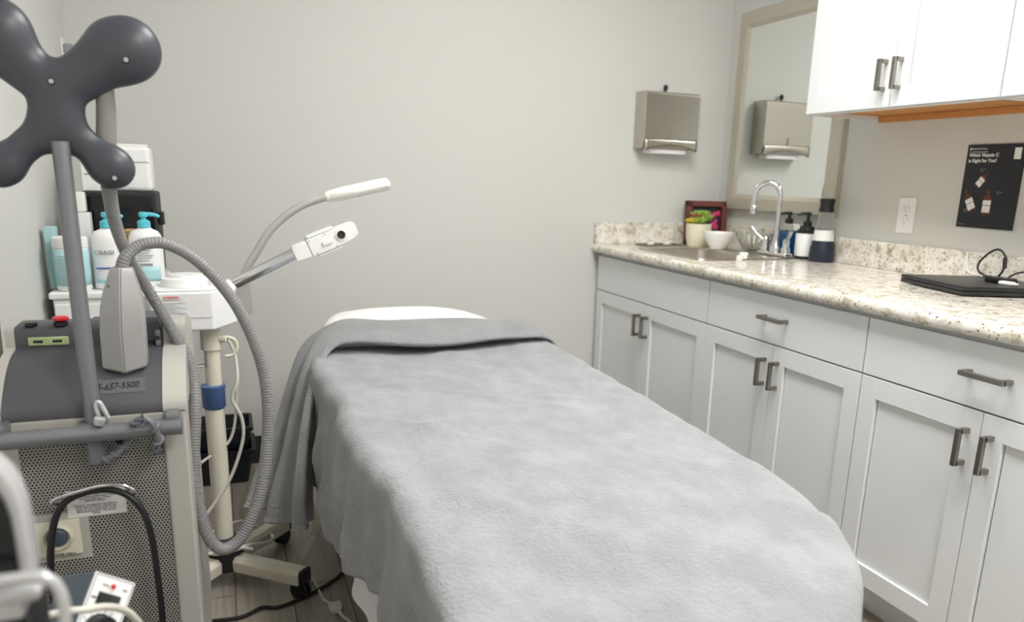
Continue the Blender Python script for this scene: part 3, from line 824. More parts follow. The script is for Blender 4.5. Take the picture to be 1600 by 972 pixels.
bb = MB().grid(band, 260, 70).build('folded_blanket', 'fleeced', None, angle=80, solid=.014)
tag(bb, 'darker grey blanket folded across the head of the bed and hanging down its left side', 'blanket')
bb.modifiers['thick'].offset = 0
MB().grid(lambda u, v: band(.945+.006*u, v)+Vector((-.0085, -.004, 0)), 6, 60).build('hem_seam', 'fleeced', bb, angle=80, solid=.003)

# ================================================================== FACIAL STEAMER
SX, SY = -1.668, -1.00
st = empty('facial_steamer', (SX, SY, 0), 'white facial steamer with chrome nozzle arm on a cream rolling stand, beside the bed', 'facial steamer')
MB().lathe((SX, SY, .045), [(.045, 0), (.052, .008), (.052, .075), (.044, .09), (.034, .10)], 32).build('hub', 'blackr', st)
for k, a in enumerate((-41, 49, 139, 229)):
    a = math.radians(a); d = Vector((math.cos(a), math.sin(a), 0)); n_ = Vector((-d.y, d.x, 0)); c = Vector((SX, SY, .070))
    mm = frame_mtx(c, d, n_)
    lg = MB().prism([(-.024, -.022), (-.026, .010), (-.016, .024), (.016, .024), (.026, .010), (.024, -.022)], 0, .045, .272, .002, mtx=mm).build('leg', 'cream', st)
    MB().box((.273, -.025, -.022), (.283, .025, .022), .004, mtx=mm).build('end_cap', 'blackr', lg)
    cp = c+d*.262
    cs_ = MB()
    tq = Vector((n_.x, n_.y, 0))
    for s in (-1, 1): cs_.lathe(cp+tq*(s*.010)+Vector((0, 0, -.042))-tq*.006, [(.024, 0), (.027, .002), (.027, .010), (.024, .012)], 24, axis=tuple(tq))
    cs_.cyl(cp+Vector((0, 0, -.042)), cp+Vector((0, 0, -.020)), .008, seg=12)
    cs_.box((-.012, -.022, -.004), (.014, .022, .006), .003, mtx=frame_mtx(cp+Vector((0, 0, -.024)), d, n_))
    cs_.build('caster', 'black', lg)
MB().lathe((SX, SY, .13), [(.030, 0), (.030, .004), (.026, .008), (.026, .44)], 32).build('lower_pole', 'cream', st)
MB().lathe((SX, SY, .540), [(.026, 0), (.031, .006), (.031, .055), (.033, .060), (.033, .068), (.024, .070)], 32, flute=(.015, 20)).build('height_collar', 'blue', st)
MB().lathe((SX+.004, SY, .610), [(.021, 0), (.021, .10), (.027, .102), (.027, .172)], 32).build('upper_pole', 'cream', st)
# tank box
tx = [(-1.800, -1.10), (-1.650, -1.10), (-1.592, -1.00), (-1.592, -.90), (-1.800, -.90)]
bx = MB().prism(tx, 2, .783, .886, .006, 3).build('tank_housing', 'white', st)
MB().prism([(-1.79, -1.09), (-1.655, -1.09), (-1.60, -.995), (-1.60, -.91), (-1.79, -.91)], 2, .8865, .891, .002).build('lid_plate', 'white', st)
MB().lathe((-1.715, -1.00, .8915), [(.066, 0), (.060, .020), (.046, .024), (.044, .030), (.030, .031)], 36, sx=1, sy=1).build('filler_cap', 'white', st)
MB().lathe((-1.640, -1.02, .891), [(.024, 0), (.022, .016), (.018, .018)], 30).build('knob', 'white', st)
MB().box((-1.799, -1.1012, .818), (-1.652, -1.0995, .8188)).build('seam', 'inkl', bx)
T = MB(); mt = lambda x, z: frame_mtx((x, -1.1012, z), (1, 0, 0), (0, 0, 1))
T.text('WARNING', .0078, mt(-1.768, .8705), bold=.0004); T.build('warning_lettering', 'redt', bx)
T = MB().text('FILL DISTILLED WATER ONLY', .0042, mt(-1.777, .8650))
for k in range(7): T.box((-1.770, -1.1013, .858-k*.0045), (-1.770+.055-.012*((k*5) % 3), -1.1008, .8588-k*.0045))
T.text('220V 50Hz', .0045, mt(-1.735, .826), bold=.0003)
T.build('label_lettering', 'inkl', bx)
for k in range(4): MB().box((-1.756+.012*k-.001, -1.1008, .7835), (-1.756+.012*k+.0035, -1.085, .793)).build('vent', 'blackr', bx)
MB().lathe((-1.690, -.985, .664), [(.030, 0), (.034, .004), (.034, .10), (.030, .118)], 32).build('water_jar', 'clearp', st)
MB().lathe((-1.690, -.985, .661), [(.020, 0), (.026, .001), (.026, .0025)], 24).build('heater_plate', 'black', st)
# arm, nozzle
aA, aB = Vector((-1.597, -.98, .889)), Vector((-1.425, -.98, .974))
MB().tube([(-1.625, -.985, .868), tuple(aA)], [.022, .019], 20).ball((-1.625, -.985, .872), .026, 16).build('arm_joint', 'white', st)
MB().cyl(aA-(aB-aA)*.05, aB, .0165).build('nozzle_arm', 'chrome', st)
ad = Vector((.178, 0, .072)).normalized(); an = Vector((-ad.z, 0, ad.x))
nm = frame_mtx((-1.432, -.98, .973), ad, (0, 1, 0))         # x along arm, y depth, z = up of nozzle (negated)
nm = Matrix((ad, Vector((0, 1, 0)), an)).transposed().to_4x4(); nm.translation = Vector((-1.432, -.98, .9725))
noz = MB()
noz.prism([(0, -.019), (.004, -.024), (.045, -.026), (.045, .022), (.004, .020), (0, .016)], 1, -.024, .024, .003, mtx=nm)
noz.prism([(.0455, -.027), (.120, -.027), (.172, -.022), (.190, -.014), (.190, .018), (.180, .024), (.0455, .024)], 1, -.026, .026, .003, mtx=nm)
nz_ = noz.build('nozzle_head', 'white', st)
MB().box((.050, -.022, .0245), (.130, .022, .032), .003, mtx=nm).box((.060, -.022, -.034), (.135, .022, -.0275), .003, mtx=nm).build('nozzle_cover', 'white', nz_)
MB().lathe(nm @ Vector((.142, -.0262, .002)), [(.017, 0), (.017, .0025), (.013, .003)], 28, axis=(0, -1, 0)).build('nozzle_ring', 'whitegloss', nz_)
MB().lathe(nm @ Vector((.142, -.0295, .002)), [(.0115, 0), (.0115, .0015), (.008, .002), (.006, .0008), (.002, .0012)], 24, axis=(0, -1, 0)).build('steam_outlet', 'black', nz_)
MB().box((.082, -.031, -.010), (.112, -.0262, .003), .003, mtx=nm).build('slide_switch', 'whitegloss', nz_)
s_ = MB()
for x, z in ((.052, .019), (.100, .019), (.060, -.022), (.118, -.022)): s_.lathe(nm @ Vector((x, -.0262, z)), [(.0018, 0), (.0018, .001)], 10, axis=(0, -1, 0))
s_.build('screws', 'nickel', nz_)
# clamp knobs behind the pole
MB().lathe((SX+.025, SY-.01, .742), [(.010, 0), (.010, .018), (.006, .02)], 16, axis=(1, -.2, 0)).tube([(-1.625, -1.0, .745), (-1.603, -1.0, .735), (-1.598, -1.0, .712), (-1.610, -1.0, .692), (-1.630, -1.0, .690)], .005, 10, 4).build('cable_clip', 'cream', st)
# gooseneck work lamp on the same stand
MB().prism([(-1.60, .775), (-1.545, .790), (-1.548, .88), (-1.575, .90), (-1.60, .885)], 1, -.895, -.872, .004).build('lamp_bracket', 'grey', st)
MB().tube([(-1.578, -.88, .868), (-1.557, -.88, .919), (-1.528, -.88, .965), (-1.490, -.88, 1.024), (-1.443, -.88, 1.070), (-1.388, -.88, 1.105), (-1.328, -.88, 1.127)], .0115, 20, 10).build('gooseneck', 'neck', st)
def lh(X, Y, Z):
    A = np.array((-1.33, -.88, 1.126)); B = np.array((-1.135, -.88, 1.172)); d = (B-A)/np.linalg.norm(B-A); n_ = np.array((-d[2], 0, d[0]))
    u = (X-A[0])*d[0]+(Z-A[2])*d[2]; v = (X-A[0])*n_[0]+(Z-A[2])*n_[2]; y = Y-A[1]
    L = .198; t = np.clip(u/L, 0, 1)
    hw = .0145+.0055*np.clip(t/.25, 0, 1)*1; yw = .014+.030*np.clip((t-.08)/.35, 0, 1)**.8
    e = np.sqrt((v/hw)**2+(y/yw)**2)-1
    body = e*np.minimum(hw, yw)
    ends = np.maximum(-u, u-L)
    q = np.maximum(body, ends); rr = .010
    return smin(-smin(-body, -(ends+0), .014), np.full_like(q, 9.), .001)
V_, F_ = nets(lh, (-1.36, -.94, 1.09), (-1.11, -.82, 1.21), .003)
MB().add(V_, F_).build('lamp_head', 'whitegloss', st, angle=60)

# mains leads looped on the stand
tag(MB().tube([(-1.620, -1.0, .737), (-1.604, -1.0, .69), (-1.603, -1.02, .62), (-1.620, -1.02, .57), (-1.598, -1.02, .51), (-1.600, -1.02, .44), (-1.640, -1.02, .33), (-1.700, -1.03, .245), (-1.735, -1.035, .20), (-1.74, -1.04, .135), (-1.69, -1.055, .115), (-1.64, -1.05, .125), (-1.59, -1.06, .118)], .0048, 10, 8)
    .tube([(-1.603, -1.02, .62), (-1.63, -1.01, .45), (-1.72, -1.02, .38), (-1.76, -1.02, .30), (-1.755, -1.03, .2), (-1.70, -1.05, .118)], .0042, 10, 8)
    .build('steamer_cord', 'cordw'), 'white cord looped down the cream pole of the steamer stand', 'cord')
tag(MB().tube([(-1.76, -1.00, .118), (-1.68, -1.06, .120), (-1.60, -1.03, .118), (-1.545, -.97, .09), (-1.53, -.90, .075), (-1.56, -.86, .085), (-1.61, -.85, .115), (-1.66, -.885, .125), (-1.72, -.93, .12)], .0062, 10, 8)
    .build('thick_cord', 'cordw'), 'thick white hose-like cord coiled over the legs of the steamer stand', 'cord')
tag(MB().tube([(-1.78, -1.22, .006), (-1.643, -1.238, .006), (-1.58, -1.205, .006), (-1.525, -1.215, .006), (-1.412, -1.15, .006), (-1.339, -1.073, .006), (-1.30, -.98, .006), (-1.10, -.90, .006)], .0052, 10, 8).build('floor_cable', 'blackr'),
    'black power cable lying across the floor under the bed edge', 'cable')
tag(MB().tube([(-1.372, -.93, .42), (-1.388, -.98, .20), (-1.405, -1.00, .10), (-1.425, -1.01, .06), (-1.44, -1.01, .045)], .004, 10, 8)
    .tube([(-1.405, -1.00, .105), (-1.412, -1.003, .092), (-1.438, -1.01, .05), (-1.448, -1.012, .035)], [.006, .014, .014, .007], 12, 3)
    .tube([(-1.448, -1.012, .035), (-1.465, -1.02, .008), (-1.44, -1.06, .006), (-1.427, -1.095, .006), (-1.418, -1.17, .0065), (-1.412, -1.216, .0065), (-1.392, -1.26, .010)], .004, 10, 8)
    .build('bed_warmer_cord', 'cordw'), 'ivory cord with inline switch hanging below the bed onto the floor', 'cord')
tag(MB().box((-1.405, -1.285, 0.001), (-1.368, -1.258, .021), .005).tube([(-1.385, -1.285, .01), (-1.37, -1.33, .007), (-1.345, -1.39, .006), (-1.32, -1.50, .006), (-1.28, -1.60, .006)], .004, 10, 6).box((-1.398, -1.30, .003), (-1.372, -1.284, .017), .003).build('extension_socket', 'cordw'),
    'ivory cord connector lying on the floor beside the foot of the white sheet', 'cord connector')

# ================================================================== BLACK BINS at the back wall
def bin_mesh(x0, x1, y0, y1, z0, z1, tp, rim):
    def rr(x0, x1, y0, y1, z, r=.02, n=4):
        pts = []
        for cx, cy, a0 in ((x1-r, y1-r, 0), (x0+r, y1-r, 90), (x0+r, y0+r, 180), (x1-r, y0+r, 270)):
            for k in range(n+1):
                a = math.radians(a0+90*k/n); pts.append((cx+r*math.cos(a), cy+r*math.sin(a), z))
        return pts
    b = tp; R = [rr(x0+b, x1-b, y0+b, y1-b, z0), rr(x0, x1, y0, y1, z1-.018), rr(x0-rim, x1+rim, y0-rim, y1+rim, z1-.018), rr(x0-rim, x1+rim, y0-rim, y1+rim, z1), rr(x0+.004, x1-.004, y0+.004, y1-.004, z1), rr(x0+b+.004, x1-b-.004, y0+b+.004, y1-b-.004, z0+.006)]
    n = len(R[0]); vs = sum(R, []); fs = []
    for i in range(len(R)-1):
        for k in range(n): fs.append((i*n+k, i*n+(k+1) % n, (i+1)*n+(k+1) % n, (i+1)*n+k))
    fs.append(tuple(range(n))[::-1]); fs.append(tuple((len(R)-1)*n+k for k in range(n)))
    return MB().add(vs, fs)
tag(bin_mesh(-1.80, -1.560, -.235, -.035, 0, .142, .022, .012).build('storage_bin', 'binm'), 'black plastic bin on the floor against the back wall, lower of the two', 'bin', 'stacked black bins')
tag(bin_mesh(-1.80, -1.562, -.225, -.040, .1435, .232, .014, .008).build('storage_bin', 'binm'), 'black plastic bin resting on top of the other one at the back wall', 'bin', 'stacked black bins')

# ================================================================== WHITE CART WITH SUPPLIES
CX0, CX1, CY0, CY1, CZ = -2.062, -1.785, -.885, -.42, .862
ca = empty('supply_cart', (-1.92, -.65, 0), 'white drawer cart against the left wall holding the lotion bottles', 'cart')
MB().box((CX0, CY0, CZ-.020), (CX1, CY1, CZ), .006, 3).build('top', 'white', ca)
MB().box((CX0+.008, CY0+.010, .13), (CX1-.008, CY1-.008, CZ-.0205), .004).build('body', 'white', ca)
for k in range(4):
    z1 = CZ-.032-k*.172; dd = MB().box((CX0+.012, CY0-.002, z1-.160), (CX1-.012, CY0+.0095, z1), .004).build('drawer', 'white', ca)
    MB().box((-1.96, CY0-.016, z1-.045), (-1.88, CY0-.0025, z1-.035), .003).build('handle', 'nickel', dd)
for sx in (CX0+.03, CX1-.03):
    for sy in (CY0+.04, CY1-.04):
        MB().lathe((sx-.010, sy, .035), [(.030, 0), (.034, .003), (.034, .017), (.030, .02)], 24, axis=(1, 0, 0)).cyl((sx, sy, .05), (sx, sy, .1295), .008, seg=12).build('caster', 'blackr', ca)

zt = CZ+.0004
def label_on(parent, x, y, w_, z0, z1, m_name, name='label', r=None, depthy=0):
    """a curved label wrapped on the front of a round-ish bottle"""
    def fn(u, v):
        a = -PI/2+(u-.5)*w_
        return (x+math.cos(a)*r, y+math.sin(a)*r*depthy, z0+(z1-z0)*v)
    return MB().grid(fn, 20, 4).build(name, m_name, parent, solid=.0003)
# big jar, pale teal label
jr = empty('lotion_jar', (-2.004, -.835, zt), 'round white jar with pale teal label at the left end of the cart top', 'jar')
MB().lathe((-2.004, -.835, zt), [(.040, 0), (.043, .004), (.043, .110), (.041, .116)], 40).build('jar_body', 'white', jr)
MB().lathe((-2.004, -.835, zt+.1165), [(.043, 0), (.0435, .002), (.0435, .026), (.040, .029)], 40).build('lid', 'white', jr)
lb = label_on(jr, -2.004, -.835, 5.2, zt+.015, zt+.112, 'teallab', r=.0434, depthy=1)
T = MB()
for k in range(8): T.box((-2.030, -.8795, zt+.095-k*.009), (-1.985-.004*(k % 3), -.8785, zt+.0965-k*.009))
T.box((-1.982, -.8765, zt+.02), (-1.973, -.8755, zt+.04)); T.build('label_lettering', 'inkl', jr)
tb = MB().box((-2.067, -.812, zt), (-2.040, -.772, zt+.170), .0015, mtx=Matrix.Translation((0, 0, 0))).build('carton', 'tealbox')
tag(tb, 'tall narrow pale teal carton standing against the left wall on the cart', 'box')
tl = empty('tall_bottle', (-1.985, -.72, zt), 'tall slim white carton-shaped bottle behind the round jar', 'bottle')
MB().box((-2.010, -.745, zt), (-1.962, -.700, zt+.205), .004).build('bottle_body', 'white', tl)
MB().box((-2.002, -.740, zt+.2055), (-1.970, -.706, zt+.262), .006).build('cap', 'whitegloss', tl)
def pump_bottle(x, y, lab, right):
    o = empty('pump_bottle', (x, y, zt), lab, 'pump bottle', 'white pump bottles with turquoise pumps')
    prof = [(.040, 0), (.0445, .004), (.0445, .128), (.042, .145), (.034, .158), (.020, .164), (.0165, .168)]
    MB().lathe((x, y, zt), prof, 40, sx=1, sy=.78).build('bottle_body', 'white', o)
    pump_top((x, y, zt+.1684), .15, 'teal', o, .040, .012)
    lb = label_on(o, x, y, 1.7, zt+.018, zt+.060 if right else zt+.030, 'teallab', r=.0452, depthy=.78)
    T = MB(); yy = y-.0355
    if not right:
        T.text('OBAGI', .0165, frame_mtx((x-.034, yy-.0010, zt+.098), (1, 0, 0), (0, 0, 1)), depth=.001); 
        T.build('brand_lettering', 'inkl', o)
        MB().box((x-.032, yy-.0008, zt+.058), (x+.006, yy+.003, zt+.0615)).build('blue_stripe', 'bluebar', o)
    else:
        for k in range(6): T.box((x-.022, yy-.0008, zt+.112-k*.007), (x+.020-.006*(k % 3), yy+.002, zt+.1135-k*.007))
        T.box((x-.016, yy-.0008, zt+.063), (x+.016, yy+.002, zt+.069)); T.build('label_lettering', 'inkl', o)
    return o
pump_bottle(-1.913, -.815, 'white pump bottle with OBAGI lettering, left of the two turquoise-pump bottles', False)
pump_bottle(-1.822, -.790, 'white pump bottle with pale teal lower label, right of the two turquoise-pump bottles', True)
tag(MB().lathe((-1.866, -.70, zt), [(.020, 0), (.022, .12), (.020, .152), (.012, .158)], 20, flute=(.06, 10)).build('brush_bundle', 'tan'), 'tan straw-like bundle between the two pump bottles', 'brush')
# black towel warmer / steriliser behind
bwm = empty('towel_warmer', (-1.885, -.57, zt), 'black box-shaped towel warmer behind the pump bottles on the cart', 'towel warmer')
MB().box((-1.992, -.66, zt+.010), (-1.795, -.46, zt+.262), .008, 3).build('housing', 'blackr', bwm)
MB().box((-1.985, -.668, zt+.020), (-1.812, -.6605, zt+.252), .004).build('glass_door', 'blackg', bwm)
MB().box((-1.794, -.64, zt+.165), (-1.778, -.60, zt+.205), .004).build('side_knob', 'black', bwm)
MB().box((-1.805, -.672, zt+.05), (-1.799, -.6605, zt+.22), .002).build('handle', 'black', bwm)
f_ = MB()
for x in (-1.975, -1.812):
    for y in (-.645, -.475): f_.lathe((x, y, zt), [(.010, 0), (.010, .0098)], 12)
f_.build('feet', 'blackr', bwm)
zb = zt+.2625
wp = empty('wax_heater', (-1.85, -.56, zb), 'white rounded appliance sitting on top of the black towel warmer', 'appliance')
MB().box((-1.905, -.62, zb), (-1.803, -.50, zb+.132), .014, 4).build('housing', 'white', wp)
MB().box((-1.900, -.6215, zb+.085), (-1.808, -.618, zb+.087)).build('seam', 'inkl', wp)
MB().box((-1.9025, -.58, zb+.1322), (-1.81, -.51, zb+.138), .002).build('lid', 'whitegloss', wp)
b2_ = empty('carton', (-1.96, -.56, zb), 'small white carton on the left end of the black towel warmer', 'box')
MB().box((-1.990, -.61, zb), (-1.925, -.52, zb+.105), .002).build('carton_body', 'white', b2_)
MB().box((-1.983, -.6106, zb+.045), (-1.965, -.6101, zb+.050)).build('printed_mark', 'inkl', b2_)
tag(MB().lathe((-1.800, -.700, zt), [(.012, 0), (.013, .07), (.016, .085), (.013, .09)], 20).build('small_tube', 'whitegloss'), 'small white tube standing behind the right pump bottle', 'tube')

# small white cups behind the steamer head

# wall camera fragment by the corner
wd_ = empty('wall_hook', (XL, -.10, 1.56), 'small grey wall bracket near the back left corner, above the dark cable holder', 'wall bracket')
MB().box((XL+.0003, -.115, 1.552), (XL+.006, -.060, 1.612), .002).build('plate', 'white', wd_)
MB().box((XL+.0062, -.105, 1.560), (XL+.034, -.075, 1.592), .005).build('hook', 'inkl', wd_)

# ================================================================== LASER MACHINE
MX0, MX1, MYF, MYB = -2.005, -1.700, -1.745, -1.30
lm = empty('laser_machine', (-1.85, -1.52, 0), 'large grey laser machine on the left with perforated panel and dark hood', 'laser machine')
# cabinet shell (front recess holds the perforated panel)
sh_ = MB().box((MX0, MYF+.006, .10), (MX1, MYB, .755), .010, 3)
sh_.box((-1.742, MYF-.004, .105), (MX1, MYF+.02, .756), .006, 3).box((MX0, MYF-.004, .105), (MX0+.03, MYF+.02, .756), .006, 3).box((MX0+.02, MYF-.004, .715), (-1.73, MYF+.02, .756), .005, 3).box((MX0+.02, MYF-.004, .105), (-1.73, MYF+.02, .14), .005, 3)
sh_.build('cabinet_shell', 'grey', lm)
pp = MB().box((MX0+.03, MYF, .14), (-1.742, MYF+.0055, .715)).build('perforated_panel', 'perf', lm)
for sx in (MX0+.05, MX1-.05):
    for sy in (MYF+.06, MYB-.06):
        MB().lathe((sx-.012, sy, .040), [(.036, 0), (.040, .003), (.040, .021), (.036, .024)], 24, axis=(1, 0, 0)).cyl((sx, sy, .06), (sx, sy, .0995), .010, seg=12).build('caster', 'blackr', lm)
# hood: curved dark cover
prof = [(MYF-.004, .757)]
for k in range(0, 13):
    a = k/12; yy = MYF-.004+.150*a; zz = .772+(.852-.772)*math.sin(a*PI/2)**.9; prof.append((yy, zz))
prof += [(MYF+.158, .856), (MYF+.160, .886), (MYF+.168, .894), (MYF+.235, .895), (MYF+.30, .885), (MYB-.02, .85), (MYB-.01, .757)]
hd = MB().prism(prof, 0, MX0+.012, -1.738).build('hood', 'hood', lm, angle=50)
MB().prism([(y-.0015, z+.0015 if z > .757 else z) for y, z in prof], 0, -1.7375, MX1+.004).build('end_cap', 'grey', lm, angle=50)
MB().prism([(y-.0015, z+.0015 if z > .757 else z) for y, z in prof], 0, MX0-.004, MX0+.0115).build('end_cap', 'grey', lm, angle=50)
MB().prism([(MYF+.150, .860), (MYF+.151, .897), (MYF+.165, .906), (MYF+.25, .906), (MYF+.25, .860)], 0, -1.782, -1.742, .003).build('switch_block', 'dgrey', lm)
MB().box((-1.752, MYF+.138, .872), (-1.742, MYF+.150, .884), .002).box((-1.752, MYF+.138, .852), (-1.742, MYF+.150, .864), .002).build('side_buttons', 'tube', lm)
usb = MB().box((-1.972, MYF+.1545, .8595), (-1.904, MYF+.1600, .8755), .002).build('usb_panel', 'lime', lm)
for x in (-1.955, -1.923): MB().box((x-.008, MYF+.1535, .865), (x+.008, MYF+.1545, .870)).build('usb_port', 'black', usb)
# emergency stop and button
MB().lathe((-1.917, MYF+.175, .8945), [(.013, 0), (.013, .007), (.009, .008)], 24).build('button_base', 'black', lm)
MB().lathe((-1.917, MYF+.175, .9027), [(.009, 0), (.0145, .003), (.0145, .007), (.011, .009)], 24).build('emergency_button', 'red', lm)
MB().lathe((-1.967, MYF+.175, .8945), [(.011, 0), (.011, .006), (.009, .008)], 24).build('round_button', 'black', lm)
# handwritten number label and hood scuffs
def hoodpt(x, z, o_=.001):
    # follow the curved profile
    ang = math.asin(min(1, ((z-.772)/.080)**(1/.9)))/(PI/2); y = MYF-.004+.150*ang
    return (x, y-o_, z+o_*.6)
lbm = MB().grid(lambda u, v: hoodpt(-1.858+.092*u, .792+.020*v, .0006), 12, 6).build('clear_tape', 'tape', hd)
tm = MB().text('115-657-5500', .0150, Matrix.Identity(4), depth=.0001, shear=.25)
vv = []
for v in tm.v: vv.append(hoodpt(-1.862+v[0]*1.00, .7965+v[1]*.85+v[0]*.03, .0014+v[2]))
tm.v = vv; tm.build('handwritten_number', 'black', hd, angle=80)
# push bar with brackets
BY, BZ, BR = -1.792, .7355, .0155
MB().tube([(-2.012, BY, BZ), (-1.7045, BY, BZ+.003)], BR, 28).build('push_bar', 'tube', lm)
for x in (-1.722, -1.993):
    MB().box((x-.011, BY-.004, BZ+.004), (x+.013, MYF-.003, BZ+.026), .004).build('bar_bracket', 'tube', lm)
# cable pole, clamp
MB().cyl((-1.8500, -1.768, .683), (-1.856, -1.735, 1.235), .0138, seg=28).build('cable_pole', 'tube', lm)
MB().lathe((-1.8505, -1.769, .672), [(.010, 0), (.0155, .004), (.017, .05), (.019, .055)], 24).box((-1.876, -1.789, .722), (-1.826, -1.7485, .752), .006).build('pole_clamp', 'tubed', lm)
MB().lathe((-1.838, -1.800, .755), [(.007, 0), (.009, .004), (.009, .012)], 16, axis=(.3, 0, 1)).tube([(-1.838, -1.78, .76), (-1.842, -1.78, .785), (-1.835, -1.78, .79), (-1.824, -1.78, .76)], .004, 10, 4).build('clamp_lever', 'silver', lm)
# X shaped hose holder
HYc = -1.715
def xh(X, Y, Z):
    c = (-1.857, HYc, 1.312)
    ysc = .62
    d = cap(X, Y, Z, c, (-1.765, HYc, 1.383), .034, .046, ysc)
    d = smin(d, cap(X, Y, Z, (-1.750, HYc, 1.389), (-1.744, HYc, 1.391), .054, .054, ysc), .02)
    d = smin(d, cap(X, Y, Z, c, (-1.935, HYc, 1.392), .034, .046, ysc), .015)
    d = smin(d, cap(X, Y, Z, (-1.934, HYc, 1.402), (-1.940, HYc, 1.403), .056, .056, ysc), .02)
    d = smin(d, cap(X, Y, Z, (-1.860, HYc, 1.270), (-1.795, HYc, 1.205), .028, .025, ysc), .03)
    d = smin(d, cap(X, Y, Z, (-1.787, HYc, 1.197), (-1.784, HYc, 1.195), .036, .036, ysc*1.1), .02)
    d = smin(d, cap(X, Y, Z, (-1.860, HYc, 1.270), (-1.935, HYc, 1.205), .028, .025, ysc), .03)
    d = smin(d, cap(X, Y, Z, (-1.948, HYc, 1.192), (-1.952, HYc, 1.190), .033, .033, ysc*1.1), .02)
    d = smin(d, cap(X, Y, Z, (-1.857, HYc, 1.33), (-1.861, HYc, 1.250), .031, .033, ysc), .02)
    return d
V_, F_ = nets(xh, (-2.07, -1.76, 1.14), (-1.68, -1.66, 1.47), .004)
V_ = [v for v in V_]
xo = MB().add(V_, F_).build('cable_holder', 'dgrey', lm, angle=70)
for x, z in ((-1.744, 1.371), (-1.858, 1.330), (-1.780, 1.178), (-1.934, 1.380), (-1.955, 1.180)):
    # find the surface in front of the screw
    ys = np.linspace(-1.78, -1.70, 300); dd = xh(np.full_like(ys, x), ys, np.full_like(ys, z)); i = np.argmax(dd < 0); y = ys[i] if dd.min() < 0 else -1.74
    q = MB().lathe((x, y+.003, z), [(.0062, 0), (.0062, .0034), (.0050, .0036)], 20, axis=(0, -1, 0)).build('screw_recess', 'black', xo)
    MB().lathe((x, y-.0006, z), [(.0038, 0), (.0036, .0016), (.0018, .0018), (.0014, .0008)], 16, axis=(0, -1, 0)).build('screw', 'silver', q)
# handle wire that carries the black cable
MB().tube([(-1.914, -1.742, .600), (-1.918, -1.772, .604), (-1.927, -1.785, .612), (-1.918, -1.788, .621), (-1.88, -1.789, .631), (-1.845, -1.789, .637), (-1.812, -1.788, .633), (-1.794, -1.786, .619), (-1.799, -1.772, .607), (-1.812, -1.742, .601)], .0035, 12, 6).build('cable_hook', 'chrome', lm)
# warning label + water port
wl = MB().box((-1.912, MYF-.0008, .563), (-1.815, MYF-.0001, .616), .0002).build('warning_label', 'paper', lm)
T = MB(); mt = lambda x, z: frame_mtx((x, MYF-.0010, z), (1, 0, 0), (0, 0, 1))
for k, s in enumerate(['Warning: The equipment has been', 'investigated with regard to safety from', 'electrical shock and fire hazard. Under', 'normal conditions no other', 'hazardous effects.', '', 'Attention: Cet appareil a ete evalue en', 'conformite de normes relatives aux', 'risques de chocs electriques. Autres', 'effets physiologiques n ont pas ete', 'evalues.']):
    if s: T.text(s, .0046, mt(-1.8655, .609-k*.0042), align='CENTER', bold=.00008)
T.build('label_lettering', 'ink', wl)
MB().box((-1.968, MYF-.0006, .480), (-1.880, MYF-.0001, .575)).build('blank_plate', 'grey', lm)
kb = MB().box((-1.966, MYF-.010, .494), (-1.894, MYF-.0008, .562), .002).build('water_port_plate', 'cream', lm)
MB().lathe((-1.931, MYF-.0102, .533), [(.026, 0), (.026, .005), (.022, .010), (.0195, .005)], 32, axis=(0, -1, 0)).build('port_ring', 'cream', kb)
MB().lathe((-1.931, MYF-.0145, .533), [(.0185, 0), (.0165, .004), (.014, .006), (.006, .0062)], 32, axis=(0, -1, 0)).build('port_knob', 'sbox', kb)
MB().text('WATER ONLY', .0062, frame_mtx((-1.945, MYF-.0105, .4945), (1, 0, 0), (0, 0, 1)), bold=.0001).build('lettering', 'ink', kb)
MB().lathe((-1.814, MYF-.0002, .706), [(.0075, 0), (.0075, .0006)], 20, axis=(0, -1, 0)).build('cable_grommet', 'black', lm)
MB().box((-1.762, MYF-.0012, .672), (-1.745, MYF-.0001, .700), .001).build('cable_socket', 'black', lm)
# spiral wrapped lead hanging over the bar
def helix(path, R, turns, r, seg=10, n=None):
    n = n or turns*18; P = [cr(path, i/n) for i in range(n+1)]; out = []
    nr = None
    for i, p in enumerate(P):
        t = (P[min(i+1, n)]-P[max(i-1, 0)]).normalized()
        nr = t.orthogonal().normalized() if nr is None else (nr-t*nr.dot(t)).normalized()
        bn = t.cross(nr); a = 2*PI*turns*i/n; out.append(p+(nr*math.cos(a)+bn*math.sin(a))*R)
    return out
cp_ = [(-1.785, -1.800, .748), (-1.772, -1.815, .764), (-1.757, -1.818, .762), (-1.746, -1.818, .742), (-1.744, -1.815, .720), (-1.752, -1.805, .706), (-1.753, -1.775, .688), (-1.753, -1.748, .686)]
MB().tube(cp_, .0052, 12, 6).tube(helix(cp_, .0066, 6, .003), .0032, 8).build('spiral_lead', 'tubed', lm)
cp_ = [(-1.793, -1.765, .742), (-1.797, -1.770, .716), (-1.808, -1.778, .700), (-1.822, -1.782, .690), (-1.838, -1.780, .684), (-1.850, -1.776, .684)]
MB().tube(cp_, .0065, 12, 6).tube(helix(cp_, .0068, 5, .003), .0032, 8).build('spiral_lead', 'tubed', lm)

